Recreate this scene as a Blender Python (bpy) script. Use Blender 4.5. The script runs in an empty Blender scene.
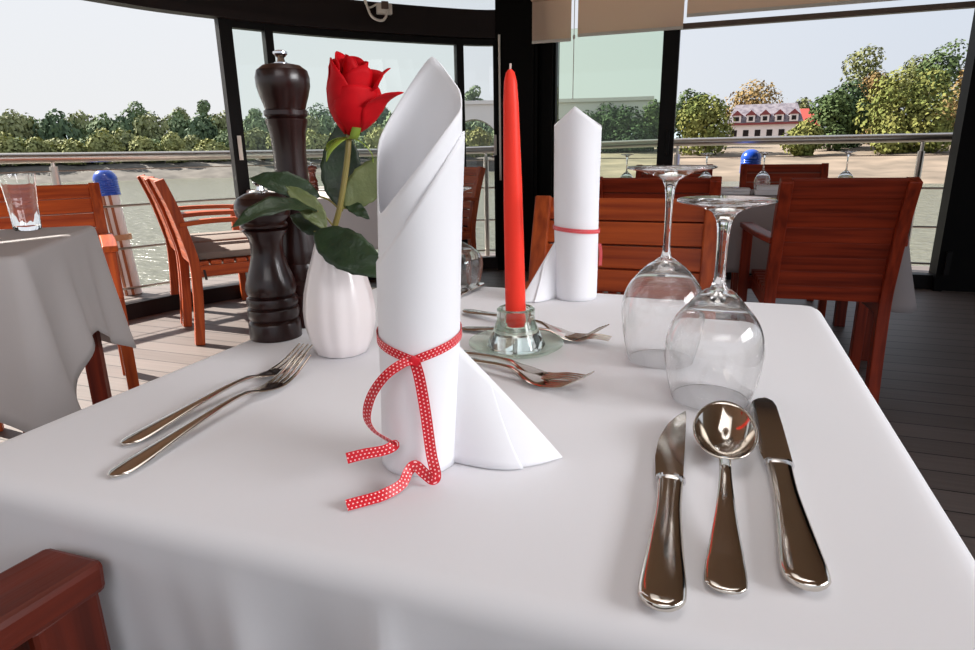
import bpy, bmesh, math, random
from mathutils import Vector, Matrix, noise

# ------------------------------------------------------------------ scene, camera, light
S = bpy.context.scene
COL = S.collection
V = Vector
R = math.radians
PI = math.pi

S.view_settings.view_transform = 'Standard'
S.view_settings.look = 'None'
S.view_settings.gamma = 1.0
S.view_settings.use_curve_mapping = False
S.view_settings.exposure = 0.0

EYE = V((0, 0, 0.985))
cam_d = bpy.data.cameras.new('camera')
cam_d.sensor_width = 36
cam_d.lens = 36 * 627.98 / 975
cam_d.clip_start = 0.02
cam_d.clip_end = 4000
cam = bpy.data.objects.new('camera', cam_d)
COL.objects.link(cam)
pitch, roll, yaw = 0.27060458, -0.01617956, 0.34372009
f0 = V((-math.sin(yaw), math.cos(yaw), 0)); r0 = V((math.cos(yaw), math.sin(yaw), 0)); u0 = V((0, 0, 1))
fw = f0 * math.cos(pitch) - u0 * math.sin(pitch)
up = f0 * math.sin(pitch) + u0 * math.cos(pitch)
rt = r0 * math.cos(roll) + up * math.sin(roll)
up = -r0 * math.sin(roll) + up * math.cos(roll)
cam.matrix_world = Matrix(((rt.x, up.x, -fw.x, EYE.x), (rt.y, up.y, -fw.y, EYE.y), (rt.z, up.z, -fw.z, EYE.z), (0, 0, 0, 1)))
S.camera = cam

world = bpy.data.worlds.new('hazy_sky')
S.world = world
world.use_nodes = True
wn, wl = world.node_tree.nodes, world.node_tree.links
wn.clear()
tc = wn.new('ShaderNodeTexCoord'); sp = wn.new('ShaderNodeSeparateXYZ')
cr = wn.new('ShaderNodeValToRGB'); bg = wn.new('ShaderNodeBackground'); wo = wn.new('ShaderNodeOutputWorld')
cr.color_ramp.elements[0].position = 0.0; cr.color_ramp.elements[0].color = (0.80, 0.81, 0.83, 1)
cr.color_ramp.elements[1].position = 0.45; cr.color_ramp.elements[1].color = (0.78, 0.84, 0.95, 1)
bg.inputs['Strength'].default_value = 1.03
wl.new(tc.outputs['Generated'], sp.inputs[0]); wl.new(sp.outputs['Z'], cr.inputs[0])
c2 = wn.new('ShaderNodeValToRGB'); mxw = wn.new('ShaderNodeMix'); mxw.data_type = 'RGBA'; mxw.blend_type = 'MULTIPLY'; mxw.inputs[0].default_value = 1.0
c2.color_ramp.elements[0].position = 0.25; c2.color_ramp.elements[0].color = (1.04, 1.03, 1.01, 1)
c2.color_ramp.elements[1].position = 0.62; c2.color_ramp.elements[1].color = (0.86, 0.90, 0.95, 1)
mrx = wn.new('ShaderNodeMapRange'); mrx.inputs[1].default_value = -1; mrx.inputs[2].default_value = 1
wl.new(sp.outputs['X'], mrx.inputs[0]); wl.new(mrx.outputs[0], c2.inputs[0]); wl.new(cr.outputs[0], mxw.inputs[6]); wl.new(c2.outputs[0], mxw.inputs[7])
wl.new(mxw.outputs[2], bg.inputs[0]); wl.new(bg.outputs[0], wo.inputs[0])

sun_d = bpy.data.lights.new('sun', 'SUN'); sun_d.energy = 15.0; sun_d.angle = R(0.6); sun_d.color = (1.0, 0.94, 0.86)
sun = bpy.data.objects.new('sun', sun_d); COL.objects.link(sun)
SUN_DIR = V((-0.78, 0.07, 0.60)).normalized()
sun.rotation_euler = SUN_DIR.to_track_quat('Z', 'Y').to_euler()

def area(name, loc, target, sx, sy, power, color=(1, 1, 1), spread=180):
    d = bpy.data.lights.new(name, 'AREA'); d.shape = 'RECTANGLE'; d.size = sx; d.size_y = sy; d.energy = power; d.color = color; d.spread = R(spread)
    o = bpy.data.objects.new(name, d); COL.objects.link(o); o.location = loc
    o.rotation_euler = (V(target) - V(loc)).to_track_quat('-Z', 'Y').to_euler()
    return o
area('overhead_fill', (-0.1, 0.95, 2.42), (-0.2, 0.70, 0.75), 1.3, 1.1, 2.3, (1.0, 0.98, 0.96), 75)  # added fill above the table, not a fixture of the saloon
area('rear_fill', (0.7, -1.7, 2.25), (-0.2, 0.75, 0.85), 2.2, 0.6, 2, (0.98, 0.98, 1.0), 60)  # unseen fill added behind the camera to lift cloth and napkins
area('right_fill', (3.4, 0.6, 2.1), (-0.2, 0.75, 0.85), 2.5, 0.9, 14, (0.98, 0.98, 1.0), 55)  # side fill added to brighten the table; no window is built here

# ------------------------------------------------------------------ materials
def lin(c):
    return tuple(((v / 255) / 12.92 if v / 255 <= 0.04045 else (((v / 255) + 0.055) / 1.055) ** 2.4) for v in c)

def mat(name, rgb, rough=0.5, metal=0.0, spec=0.5, bump=0.0, bump_scale=50, var=0.0, var_scale=5, stretch=(1, 1, 1), coat=0.0, sheen=0.0, rgb2=None):
    m = bpy.data.materials.new(name); m.use_nodes = True
    n, l = m.node_tree.nodes, m.node_tree.links
    b = n['Principled BSDF']
    c = (*lin(rgb), 1)
    b.inputs['Base Color'].default_value = c
    b.inputs['Roughness'].default_value = rough
    b.inputs['Metallic'].default_value = metal
    b.inputs['Specular IOR Level'].default_value = spec
    b.inputs['Coat Weight'].default_value = coat
    b.inputs['Coat Roughness'].default_value = 0.1
    b.inputs['Sheen Weight'].default_value = sheen
    if bump or var or rgb2:
        t = n.new('ShaderNodeTexCoord'); mp = n.new('ShaderNodeMapping'); mp.inputs['Scale'].default_value = stretch
        l.new(t.outputs['Object'], mp.inputs['Vector'])
        if var or rgb2:
            nz = n.new('ShaderNodeTexNoise'); nz.inputs['Scale'].default_value = var_scale; nz.inputs['Detail'].default_value = 5
            l.new(mp.outputs[0], nz.inputs['Vector'])
            mx = n.new('ShaderNodeMix'); mx.data_type = 'RGBA'
            c2 = (*lin(rgb2), 1) if rgb2 else tuple(v * (1 - var) for v in c[:3]) + (1,)
            mx.inputs[6].default_value = c; mx.inputs[7].default_value = c2
            rp = n.new('ShaderNodeMapRange'); rp.inputs[1].default_value = 0.3; rp.inputs[2].default_value = 0.7
            l.new(nz.outputs['Fac'], rp.inputs[0]); l.new(rp.outputs[0], mx.inputs[0]); l.new(mx.outputs[2], b.inputs['Base Color'])
        if bump:
            nb = n.new('ShaderNodeTexNoise'); nb.inputs['Scale'].default_value = bump_scale; nb.inputs['Detail'].default_value = 4
            l.new(mp.outputs[0], nb.inputs['Vector'])
            bp = n.new('ShaderNodeBump'); bp.inputs['Strength'].default_value = bump; bp.inputs['Distance'].default_value = 0.01
            l.new(nb.outputs['Fac'], bp.inputs['Height']); l.new(bp.outputs[0], b.inputs['Normal'])
    return m

def glass_mat(name, rgb=(255, 255, 255), ior=1.47):
    m = bpy.data.materials.new(name); m.use_nodes = True
    n, l = m.node_tree.nodes, m.node_tree.links
    n.remove(n['Principled BSDF'])
    g = n.new('ShaderNodeBsdfGlass'); g.inputs['Color'].default_value = (*lin(rgb), 1); g.inputs['IOR'].default_value = ior; g.inputs['Roughness'].default_value = 0.0
    l.new(g.outputs[0], n['Material Output'].inputs[0])
    return m

def glass_mix(name, k, rgb=(255, 255, 255), ior=1.47):
    m = glass_mat(name, rgb, ior); n, l = m.node_tree.nodes, m.node_tree.links
    g = [q for q in n if q.type == 'BSDF_GLASS'][0]; t = n.new('ShaderNodeBsdfTransparent'); t.inputs[0].default_value = (*lin(rgb), 1)
    mx = n.new('ShaderNodeMixShader'); mx.inputs[0].default_value = k
    l.new(g.outputs[0], mx.inputs[1]); l.new(t.outputs[0], mx.inputs[2]); l.new(mx.outputs[0], n['Material Output'].inputs[0])
    return m

def pane_mat(name, rgb, k=1.0):
    m = bpy.data.materials.new(name); m.use_nodes = True
    n, l = m.node_tree.nodes, m.node_tree.links
    n.remove(n['Principled BSDF'])
    t = n.new('ShaderNodeBsdfTransparent'); t.inputs[0].default_value = (*lin(rgb), 1)
    g = n.new('ShaderNodeBsdfGlossy'); g.inputs['Roughness'].default_value = 0.0
    fr = n.new('ShaderNodeFresnel'); fr.inputs[0].default_value = 1.35
    mx = n.new('ShaderNodeMixShader')
    l.new(fr.outputs[0], mx.inputs[0]); l.new(t.outputs[0], mx.inputs[1]); l.new(g.outputs[0], mx.inputs[2])
    l.new(mx.outputs[0], n['Material Output'].inputs[0])
    return m

def wood(name, a, b, axis, rough=0.42, coat=0.03):
    s = {'X': (1.2, 26, 26), 'Y': (26, 1.2, 26), 'Z': (26, 26, 1.2)}[axis]
    return mat(name, a, rough=rough, spec=0.3, rgb2=b, var_scale=2.2, stretch=s, bump=0.06, bump_scale=6, coat=coat)

TEAK_A, TEAK_B = (186, 84, 30), (134, 48, 14)
M = {}
M['teak_x'] = wood('teak_x', TEAK_A, TEAK_B, 'X'); M['teak_y'] = wood('teak_y', TEAK_A, TEAK_B, 'Y'); M['teak_z'] = wood('teak_z', (182, 82, 30), (128, 46, 14), 'Z')
M['mahog_x'] = wood('mahogany_x', (134, 46, 20), (84, 22, 9), 'X'); M['mahog_y'] = wood('mahogany_y', (134, 46, 20), (84, 22, 9), 'Y'); M['mahog_z'] = wood('mahogany_z', (128, 43, 19), (80, 20, 9), 'Z')
for ax in 'xyz': M['dim_' + ax] = wood('dim_wood_' + ax, (100, 34, 17), (62, 18, 8), ax.upper()); M['red_' + ax] = wood('red_wood_' + ax, (160, 56, 26), (104, 30, 13), ax.upper())
M['cloth'] = mat('white_linen', (230, 230, 234), rough=0.9, spec=0.15, bump=0.02, bump_scale=30, sheen=0.1)
M['grey_cloth'] = mat('pale_grey_linen', (192, 186, 185), rough=0.9, spec=0.1, bump=0.05, bump_scale=20)
M['shaded_cloth'] = mat('shade_toned_linen', (164, 156, 156), rough=0.9, spec=0.1, bump=0.05, bump_scale=20)  # linen darkened in its colour to stand in for shade on the long table
M['napkin'] = mat('napkin_linen', (242, 242, 246), rough=0.9, spec=0.1, bump=0.03, bump_scale=45)
M['steel'] = mat('polished_cutlery_steel', (214, 207, 198), rough=0.1, metal=1.0)
M['brushed'] = mat('brushed_rail_steel', (196, 188, 180), rough=0.33, metal=1.0)
M['chrome'] = mat('chrome', (225, 225, 228), rough=0.06, metal=1.0)
M['mill'] = mat('dark_turned_wood', (46, 21, 18), rough=0.28, spec=0.35, rgb2=(30, 12, 10), var_scale=3, stretch=(18, 18, 1.5), coat=0.22)
M['millfar'] = mat('brown_turned_wood', (96, 44, 30), rough=0.3, coat=0.3)
M['porcelain'] = mat('white_porcelain', (236, 228, 228), rough=0.28, coat=0.3)
M['glass'] = glass_mat('clear_glass'); M['glass_g'] = glass_mat('thick_greenish_glass', (252, 255, 253), 1.5)
M['bowl'] = glass_mix('thin_blown_glass', 0.08); M['saucer'] = glass_mix('saucer_glass', 0.6, (250, 255, 251), 1.5); M['socket'] = glass_mix('pressed_glass', 0.08, (252, 255, 253), 1.5)
M['wax'] = mat('red_wax', (255, 60, 42), rough=0.45, spec=0.25)
M['wax'].node_tree.nodes['Principled BSDF'].inputs['Subsurface Weight'].default_value = 0.12
M['wax'].node_tree.nodes['Principled BSDF'].inputs['Subsurface Radius'].default_value = (0.01, 0.003, 0.002)
M['wick'] = mat('wick', (226, 206, 196), rough=0.9)
M['petal'] = mat('red_petal', (206, 6, 22), rough=0.6, spec=0.15, rgb2=(170, 4, 16), var_scale=30)
M['stem'] = mat('green_stem', (134, 132, 62), rough=0.5, rgb2=(120, 84, 50), var_scale=18, stretch=(1, 1, .6))
M['leaf'] = mat('dark_rose_leaf', (40, 62, 34), rough=0.42, rgb2=(26, 44, 26), var_scale=40, bump=0.15, bump_scale=160)
M['leaf_l'] = mat('olive_rose_leaf', (104, 112, 66), rough=0.5, rgb2=(84, 96, 52), var_scale=30, bump=0.15, bump_scale=160)
M['sepal'] = mat('light_green_sepal', (128, 150, 50), rough=0.5)
M['black'] = mat('black_frame', (18, 15, 15), rough=0.45, spec=0.15)
M['black2'] = mat('black_door_leaf', (9, 8, 8), rough=0.5, spec=0.08)
M['beam'] = mat('dark_brown_beam', (34, 26, 26), rough=0.5, spec=0.2)
M['bar'] = mat('brown_track', (92, 74, 64), rough=0.45)
M['blind'] = mat('beige_blind_fabric', (250, 230, 212), rough=0.85, bump=0.03, bump_scale=200)
def _translucent(m, k):
    n, l = m.node_tree.nodes, m.node_tree.links
    tr = n.new('ShaderNodeBsdfTranslucent'); tr.inputs[0].default_value = n['Principled BSDF'].inputs['Base Color'].default_value
    mx = n.new('ShaderNodeMixShader'); mx.inputs[0].default_value = k
    l.new(n['Principled BSDF'].outputs[0], mx.inputs[1]); l.new(tr.outputs[0], mx.inputs[2]); l.new(mx.outputs[0], n['Material Output'].inputs[0])
_translucent(M['blind'], 0.55)
M['white'] = mat('white_plastic', (232, 228, 220), rough=0.5)
M['cushion'] = mat('brown_cushion_fabric', (120, 108, 100), rough=0.9, bump=0.08, bump_scale=120)
M['tie'] = mat('dark_tie', (50, 42, 40), rough=0.9)
M['blue'] = mat('blue_cap_plastic', (28, 74, 178), rough=0.25, coat=0.4)
M['polewhite'] = mat('white_pole', (226, 216, 214), rough=0.4)
M['polebrown'] = mat('brown_batten', (160, 96, 62), rough=0.5)
M['pane'] = pane_mat('greenish_window_glass', (247, 251, 249)); M['pane_green'] = pane_mat('green_tinted_glass', (240, 248, 238)); M['pane_clear'] = pane_mat('clear_window_glass', (248, 250, 250))
M['ceiling'] = mat('brown_wood_ceiling', (200, 166, 140), rough=0.5, rgb2=(166, 130, 106), var_scale=2, stretch=(1, 14, 1))

def ribbon_mat():
    m = mat('red_dotted_ribbon', (216, 24, 40), rough=0.4)
    n, l = m.node_tree.nodes, m.node_tree.links
    uv = n.new('ShaderNodeUVMap'); s = n.new('ShaderNodeSeparateXYZ'); l.new(uv.outputs[0], s.inputs[0])
    def mth(op, a, b=None):
        q = n.new('ShaderNodeMath'); q.operation = op
        for i, v in enumerate((a, b)):
            if v is None: continue
            if isinstance(v, (int, float)): q.inputs[i].default_value = v
            else: l.new(v, q.inputs[i])
        return q.outputs[0]
    k = 0.0030
    row = mth('FLOOR', mth('MULTIPLY', s.outputs['Y'], 3.0))
    u = mth('ADD', mth('DIVIDE', s.outputs['X'], k), mth('MULTIPLY', row, 0.5))
    du = mth('SUBTRACT', mth('FRACT', u), 0.5)
    dv = mth('SUBTRACT', mth('FRACT', mth('MULTIPLY', s.outputs['Y'], 3.0)), 0.5)
    d = mth('SQRT', mth('ADD', mth('MULTIPLY', du, du), mth('MULTIPLY', dv, dv)))
    dot = mth('LESS_THAN', d, 0.21)
    mx = n.new('ShaderNodeMix'); mx.data_type = 'RGBA'
    mx.inputs[6].default_value = (*lin((214, 20, 38)), 1); mx.inputs[7].default_value = (*lin((250, 210, 212)), 1)
    l.new(dot, mx.inputs[0]); l.new(mx.outputs[2], n['Principled BSDF'].inputs['Base Color'])
    return m
M['ribbon'] = ribbon_mat()

def board_mat():
    m = bpy.data.materials.new('weathered_deck_boards'); m.use_nodes = True
    n, l = m.node_tree.nodes, m.node_tree.links; b = n['Principled BSDF']
    t = n.new('ShaderNodeTexCoord'); s = n.new('ShaderNodeSeparateXYZ'); l.new(t.outputs['Object'], s.inputs[0])
    def mth(op, a, c=None):
        q = n.new('ShaderNodeMath'); q.operation = op
        for i, v in enumerate((a, c)):
            if v is None: continue
            if isinstance(v, (int, float)): q.inputs[i].default_value = v
            else: l.new(v, q.inputs[i])
        return q.outputs[0]
    yb = mth('DIVIDE', s.outputs['Y'], 0.125)
    idx = mth('FLOOR', yb); fr = mth('FRACT', yb)
    gap = mth('LESS_THAN', fr, 0.05)
    wn_ = n.new('ShaderNodeTexWhiteNoise'); wn_.noise_dimensions = '1D'; l.new(idx, wn_.inputs['W'])
    mp = n.new('ShaderNodeMapping'); mp.inputs['Scale'].default_value = (1.0, 22, 1); l.new(t.outputs['Object'], mp.inputs[0])
    nz = n.new('ShaderNodeTexNoise'); nz.inputs['Scale'].default_value = 2.5; nz.inputs['Detail'].default_value = 6; l.new(mp.outputs[0], nz.inputs[0])
    f = mth('ADD', mth('MULTIPLY', nz.outputs['Fac'], 0.7), mth('MULTIPLY', wn_.outputs['Value'], 0.3))
    mx = n.new('ShaderNodeMix'); mx.data_type = 'RGBA'; mx.inputs[6].default_value = (*lin((84, 75, 71)), 1); mx.inputs[7].default_value = (*lin((122, 112, 107)), 1)
    l.new(f, mx.inputs[0])
    m2 = n.new('ShaderNodeMix'); m2.data_type = 'RGBA'; l.new(gap, m2.inputs[0]); l.new(mx.outputs[2], m2.inputs[6]); m2.inputs[7].default_value = (0.006, 0.005, 0.005, 1)
    l.new(m2.outputs[2], b.inputs['Base Color']); b.inputs['Roughness'].default_value = 0.5
    bp = n.new('ShaderNodeBump'); bp.inputs['Strength'].default_value = 0.25; bp.inputs['Distance'].default_value = 0.01
    l.new(mth('SUBTRACT', mth('MULTIPLY', nz.outputs['Fac'], 0.4), mth('MULTIPLY', gap, 1.0)), bp.inputs['Height']); l.new(bp.outputs[0], b.inputs['Normal'])
    return m
M['boards'] = board_mat()

# ------------------------------------------------------------------ mesh builder
class MB:
    def __init__(s): s.v = []; s.f = []; s.uv = {}
    def add(s, vs, fs):
        o = len(s.v); s.v += [V(p) for p in vs]; s.f += [tuple(i + o for i in q) for q in fs]
        return s
    def box(s, c, d, rot=None, bev=0.0):
        bm = bmesh.new(); bmesh.ops.create_cube(bm, size=1)
        for v in bm.verts: v.co = V((v.co.x * d[0], v.co.y * d[1], v.co.z * d[2]))
        if bev: bmesh.ops.bevel(bm, geom=bm.edges[:], offset=bev, segments=2, affect='EDGES', profile=0.6)
        bm.verts.index_update()
        vs = [((rot @ v.co) if rot else v.co) + V(c) for v in bm.verts]
        s.add(vs, [[v.index for v in q.verts] for q in bm.faces]); bm.free(); return s
    def lathe(s, prof, n=32, c=(0, 0, 0), closed=False, ribs=0, amp=0.0):
        vs = []; c = V(c)
        for r, z in prof:
            for j in range(n):
                a = 2 * PI * j / n
                rr = r * (1 + amp * math.cos(ribs * a)) if ribs else r
                vs.append(c + V((rr * math.cos(a), rr * math.sin(a), z)))
        fs = []; m = len(prof)
        for i in range(m if closed else m - 1):
            k = (i + 1) % m
            for j in range(n):
                q = (j + 1) % n
                fs.append((i * n + j, i * n + q, k * n + q, k * n + j))
        return s.add(vs, fs)
    def sweep(s, path, sec, side=None, up=(0, 0, 1), scales=None, cap=True):
        path = [V(p) for p in path]; up = V(up); n = len(sec); vs = []; m = len(path)
        for i, p in enumerate(path):
            t = (path[min(i + 1, m - 1)] - path[max(i - 1, 0)]).normalized()
            sd = t.cross(up)
            if sd.length < 1e-6: sd = t.cross(V((0, 1, 0)))
            sd.normalize(); nn = sd.cross(t).normalized()
            ka, kb = scales[i] if scales else (1, 1)
            vs += [p + sd * a * ka + nn * b * kb for a, b in sec]
        fs = []
        for i in range(m - 1):
            for j in range(n):
                q = (j + 1) % n
                fs.append((i * n + j, i * n + q, (i + 1) * n + q, (i + 1) * n + j))
        if cap: fs += [tuple(range(n - 1, -1, -1)), tuple((m - 1) * n + j for j in range(n))]
        return s.add(vs, fs)
    def tube(s, path, r, n=10, radii=None):
        sec = [(math.cos(2 * PI * j / n), math.sin(2 * PI * j / n)) for j in range(n)]
        rr = radii or [r] * len(path)
        return s.sweep(path, sec, scales=[(k, k) for k in rr], up=(0.013, 0.021, 1))
    def grid(s, fn, nu, nv, wrap=False):
        vs = [fn(i / (nu - (0 if wrap else 1)), j / (nv - 1)) for j in range(nv) for i in range(nu)]
        fs = [(j * nu + i, j * nu + (i + 1) % nu, (j + 1) * nu + (i + 1) % nu, (j + 1) * nu + i) for j in range(nv - 1) for i in range(nu if wrap else nu - 1)]
        return s.add(vs, fs)
    def build(s, name, m, parent=None, smooth=True, angle=35, recalc=True, loc=None, thick=0.0, bev=0.0, off=0.0):
        me = bpy.data.meshes.new(name)
        me.from_pydata([tuple(p) for p in s.v], [], s.f)
        bm = bmesh.new(); bm.from_mesh(me)
        if recalc: bmesh.ops.recalc_face_normals(bm, faces=bm.faces[:])
        bm.to_mesh(me); bm.free()
        if smooth:
            me.polygons.foreach_set('use_smooth', [True] * len(me.polygons))
            me.set_sharp_from_angle(angle=R(angle))
        me.materials.append(m)
        o = bpy.data.objects.new(name, me); COL.objects.link(o)
        if parent: o.parent = parent
        if loc: o.location = loc
        if thick:
            md = o.modifiers.new('thickness', 'SOLIDIFY'); md.thickness = thick; md.offset = off
        if bev:
            md = o.modifiers.new('bevel', 'BEVEL'); md.width = bev; md.segments = 2; md.limit_method = 'ANGLE'
        return o

def rect(a, b):
    return [(-a / 2, -b / 2), (a / 2, -b / 2), (a / 2, b / 2), (-a / 2, b / 2)]
def oval(n=12):
    return [(math.copysign(abs(math.cos(2 * PI * j / n)) ** 0.8, math.cos(2 * PI * j / n)), math.copysign(abs(math.sin(2 * PI * j / n)) ** 0.8, math.sin(2 * PI * j / n))) for j in range(n)]
def lerp(a, b, t): return a + (b - a) * t
def smt(tab): return [(p.x, p.y) for p in smooth_path([(a, b, 0) for a, b in tab], 5)]
def interp(tab, x):
    if x <= tab[0][0]: return tab[0][1]
    for (x0, y0), (x1, y1) in zip(tab, tab[1:]):
        if x <= x1:
            t = (x - x0) / (x1 - x0); return lerp(y0, y1, t)
    return tab[-1][1]
def smooth_path(pts, k=8):
    pts = [V(p) for p in pts]; out = []
    for i in range(len(pts) - 1):
        p0, p1, p2, p3 = pts[max(i - 1, 0)], pts[i], pts[i + 1], pts[min(i + 2, len(pts) - 1)]
        for j in range(k):
            t = j / k
            out.append(0.5 * ((2 * p1) + (p2 - p0) * t + (2 * p0 - 5 * p1 + 4 * p2 - p3) * t * t + (3 * p1 - p0 - 3 * p2 + p3) * t ** 3))
    out.append(pts[-1]); return out

def tag(o, label, cat, group=None, kind=None):
    o['label'] = label; o['category'] = cat
    if group: o['group'] = group
    if kind: o['kind'] = kind
    return o
def thing(name, label, cat, loc=(0, 0, 0), rz=0.0, group=None):
    o = bpy.data.objects.new(name, None); o.empty_display_size = 0.1; COL.objects.link(o)
    o.location = loc; o.rotation_euler = (0, 0, rz)
    return tag(o, label, cat, group)
def struct(o, label=None, cat='structure'):
    o['kind'] = 'structure'
    if label: o['label'] = label
    o['category'] = cat
    return o
def copy_tree(o, parent=None):
    c = o.copy(); COL.objects.link(c)
    if parent: c.parent = parent
    for ch in [x for x in o.children]: copy_tree(ch, c)
    return c

# ------------------------------------------------------------------ the setting
FAC = [V((-3.95, -0.6, 0)), V((-3.72, 1.3, 0)), V((-3.41, 2.92, 0)), V((-3.14, 3.59, 0)), V((-2.62, 4.35, 0)), V((-1.88, 5.06, 0)), V((-1.5, 5.15, 0))]
FACS = smooth_path(FAC, 6)
RIGHT_Y = 5.15

mb = MB(); outline = [V((p.x, p.y, 0)) for p in smooth_path([V((-5.0, -1.0, 0)), V((-4.75, 1.4, 0)), V((-4.3, 3.1, 0)), V((-3.75, 4.35, 0)), V((-3.0, 5.3, 0)), V((-2.2, 5.9, 0)), V((-1.4, 6.1, 0))], 6)]
outline += [V((4.5, 6.1, 0)), V((4.5, -3.6, 0)), V((-5.0, -3.6, 0))]
n = len(outline)
mb.add(outline + [p - V((0, 0, 0.12)) for p in outline], [tuple(range(n)), tuple(range(2 * n - 1, n - 1, -1))] + [(i, (i + 1) % n, n + (i + 1) % n, n + i) for i in range(n)])
struct(mb.build('floor', M['boards'], smooth=False), 'weathered grey brown deck board floor', 'floor')

mb = MB(); ro = [V((-4.35, -3.4, 2.5)), V((-4.35, 0.5, 2.5)), V((-4.0, 2.9, 2.5)), V((-3.55, 4.1, 2.5)), V((-2.8, 5.1, 2.5)), V((-1.9, 5.75, 2.5)), V((4.5, 5.8, 2.5)), V((4.5, -3.4, 2.5))]
n = len(ro)
mb.add(ro + [p + V((0, 0, 0.1)) for p in ro], [tuple(range(n)), tuple(range(2 * n - 1, n - 1, -1))] + [(i, (i + 1) % n, n + (i + 1) % n, n + i) for i in range(n)])
struct(mb.build('ceiling', M['ceiling'], smooth=False), 'brown wooden ceiling of the boat saloon', 'ceiling')

# left curved facade: sill, beam
struct(MB().sweep([p + V((0, 0, 0.05)) for p in FACS], rect(0.09, 0.1)).build('trim_1', M['beam'], smooth=False), 'dark sill under the curved window front', 'trim')
struct(MB().sweep([p + V((0, 0, 1.945)) for p in FACS], rect(0.12, 0.19)).sweep([p + V((0.03, -0.02, 1.86)) for p in FACS], rect(0.1, 0.05)).build('trim_2', M['beam'], smooth=False), 'dark curved beam above the left window front', 'trim')
struct(MB().sweep([p + V((0, 0, 2.47)) for p in FACS], rect(0.1, 0.06)).build('trim_3', M['beam'], smooth=False), 'dark head rail at the ceiling', 'trim')

def facpt(px_, py_):   # point of the curved front in the bearing of (px_, py_)
    best = min(FACS, key=lambda p: abs(math.atan2(p.x, p.y) - math.atan2(px_, py_))); return best
def fac_at(deg):
    for a, b in zip(FACS, FACS[1:]):
        ba, bb = math.degrees(math.atan2(a.x, a.y)), math.degrees(math.atan2(b.x, b.y))
        if ba <= deg <= bb:
            t = (deg - ba) / (bb - ba); return a.lerp(b, t), (b - a).normalized()
    return FACS[-1], V((1, 0, 0))
def fac_between(d0, d1, k=10): return [fac_at(lerp(d0, d1, i / k))[0] for i in range(k + 1)]

def mullion(mb, deg, w, d=0.07, z0=0.1, z1=1.86):
    p, t = fac_at(deg); a = math.atan2(t.y, t.x)
    mb.box(p + V((0, 0, (z0 + z1) / 2)), (w, d, z1 - z0), Matrix.Rotation(a, 3, 'Z')); return p, a
def handle(mb, deg, z, h=0.16, off=0.05):
    p, t = fac_at(deg); a = math.atan2(t.y, t.x); nrm = V((t.y, -t.x, 0))
    mb.box(p + nrm * off + V((0, 0, z)), (0.026, 0.012, h), Matrix.Rotation(a, 3, 'Z'), 0.003)

# sliding doors of the curved front
def window_leaf(name, d0, d1, wl_, wr_, pm, label, hdl=None, zpane=(0.12, 1.83)):
    o = bpy.data.objects.new(name, None); COL.objects.link(o); struct(o, label, 'window')
    fr = MB(); mullion(fr, d0, wl_)
    if wr_: mullion(fr, d1, wr_)
    fr.build('window_frame', M['black'], o, smooth=False)
    pth = fac_between(d0, d1)
    MB().sweep([p + V((0, 0, 1.825)) for p in pth], rect(0.06, 0.07)).build('head_frame', M['black'], o, smooth=False)
    MB().sweep([p + V((0, 0, (zpane[0] + zpane[1]) / 2)) for p in pth], rect(0.008, zpane[1] - zpane[0])).build('pane', pm, o, smooth=False)
    if hdl:
        h = MB(); handle(h, hdl, 1.03); hh = h.build('handle', M['white'], o, smooth=False); hh['label'] = 'pale recessed pull handle'
    return o
window_leaf('window_1', -40.4, -37.3, 0.085, 0.035, M['pane'], 'narrow sliding window leaf with dark frame', -40.4)
window_leaf('window_2', -37.0, -21.9, 0.02, 0.03, M['pane'], 'wide curved window behind rose and napkin')
window_leaf('window_3', -21.6, -18.6, 0.03, 0.05, M['pane_clear'], 'narrow window leaf beside black column', -18.75)
# upper band of clear glass above the beam
o = bpy.data.objects.new('window_4', None); COL.objects.link(o); struct(o, 'clear strip of glass above the curved beam', 'window')
MB().sweep([p + V((0, 0, 2.24)) for p in FACS], rect(0.006, 0.40)).build('pane', M['pane_clear'], o, smooth=False)

# black column between the two fronts
mb = MB(); mb.box((-1.53, 5.14, 1.25), (0.34, 0.2, 2.5)); mb.box((-1.30, 5.16, 1.25), (0.14, 0.12, 2.5))
mb.box((-1.40, 5.05, 1.2), (0.03, 0.05, 2.3)); mb.box((-1.26, 5.09, 1.2), (0.03, 0.05, 2.3))
struct(mb.build('trim_4', M['black2'], smooth=False), 'black column between the curved and straight fronts', 'trim')
struct(MB().box((-1.662, 5.02, 1.30), (0.014, 0.012, 1.1)).build('trim_5', M['white'], smooth=False), 'thin pale strip on the black column', 'trim')

# straight front on the right
struct(MB().box((1.45, RIGHT_Y, 0.05), (5.5, 0.1, 0.1)).build('trim_6', M['black'], smooth=False), 'black sill under the straight front', 'trim')
struct(MB().box((0.65, RIGHT_Y - 0.02, 1.825), (2.0, 0.05, 0.035)).build('trim_7', M['bar'], smooth=False), 'thin brown track above the right opening', 'trim')
struct(MB().box((1.45, RIGHT_Y, 2.38), (5.5, 0.14, 0.24)).build('trim_8', M['beam'], smooth=False), 'dark beam along the straight front', 'trim')
mb = MB(); mb.box((2.385, RIGHT_Y, 1.25), (1.79, 0.16, 2.5)); mb.box((1.505, RIGHT_Y - 0.09, 1.2), (0.05, 0.05, 2.4))
wr = struct(mb.build('wall_right', M['black2'], smooth=False), 'black wall panel right of the opening', 'wall')
MB().box((1.53, RIGHT_Y - 0.13, 0.20), (0.03, 0.03, 0.16)).build('handle', M['black'], wr, smooth=False)
o = bpy.data.objects.new('window_5', None); COL.objects.link(o); struct(o, 'green tinted sliding glass leaf behind second napkin', 'window')
MB().box((-0.375, RIGHT_Y - 0.02, 0.96), (0.115, 0.07, 1.78)).build('window_frame', M['black'], o, smooth=False)
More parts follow.
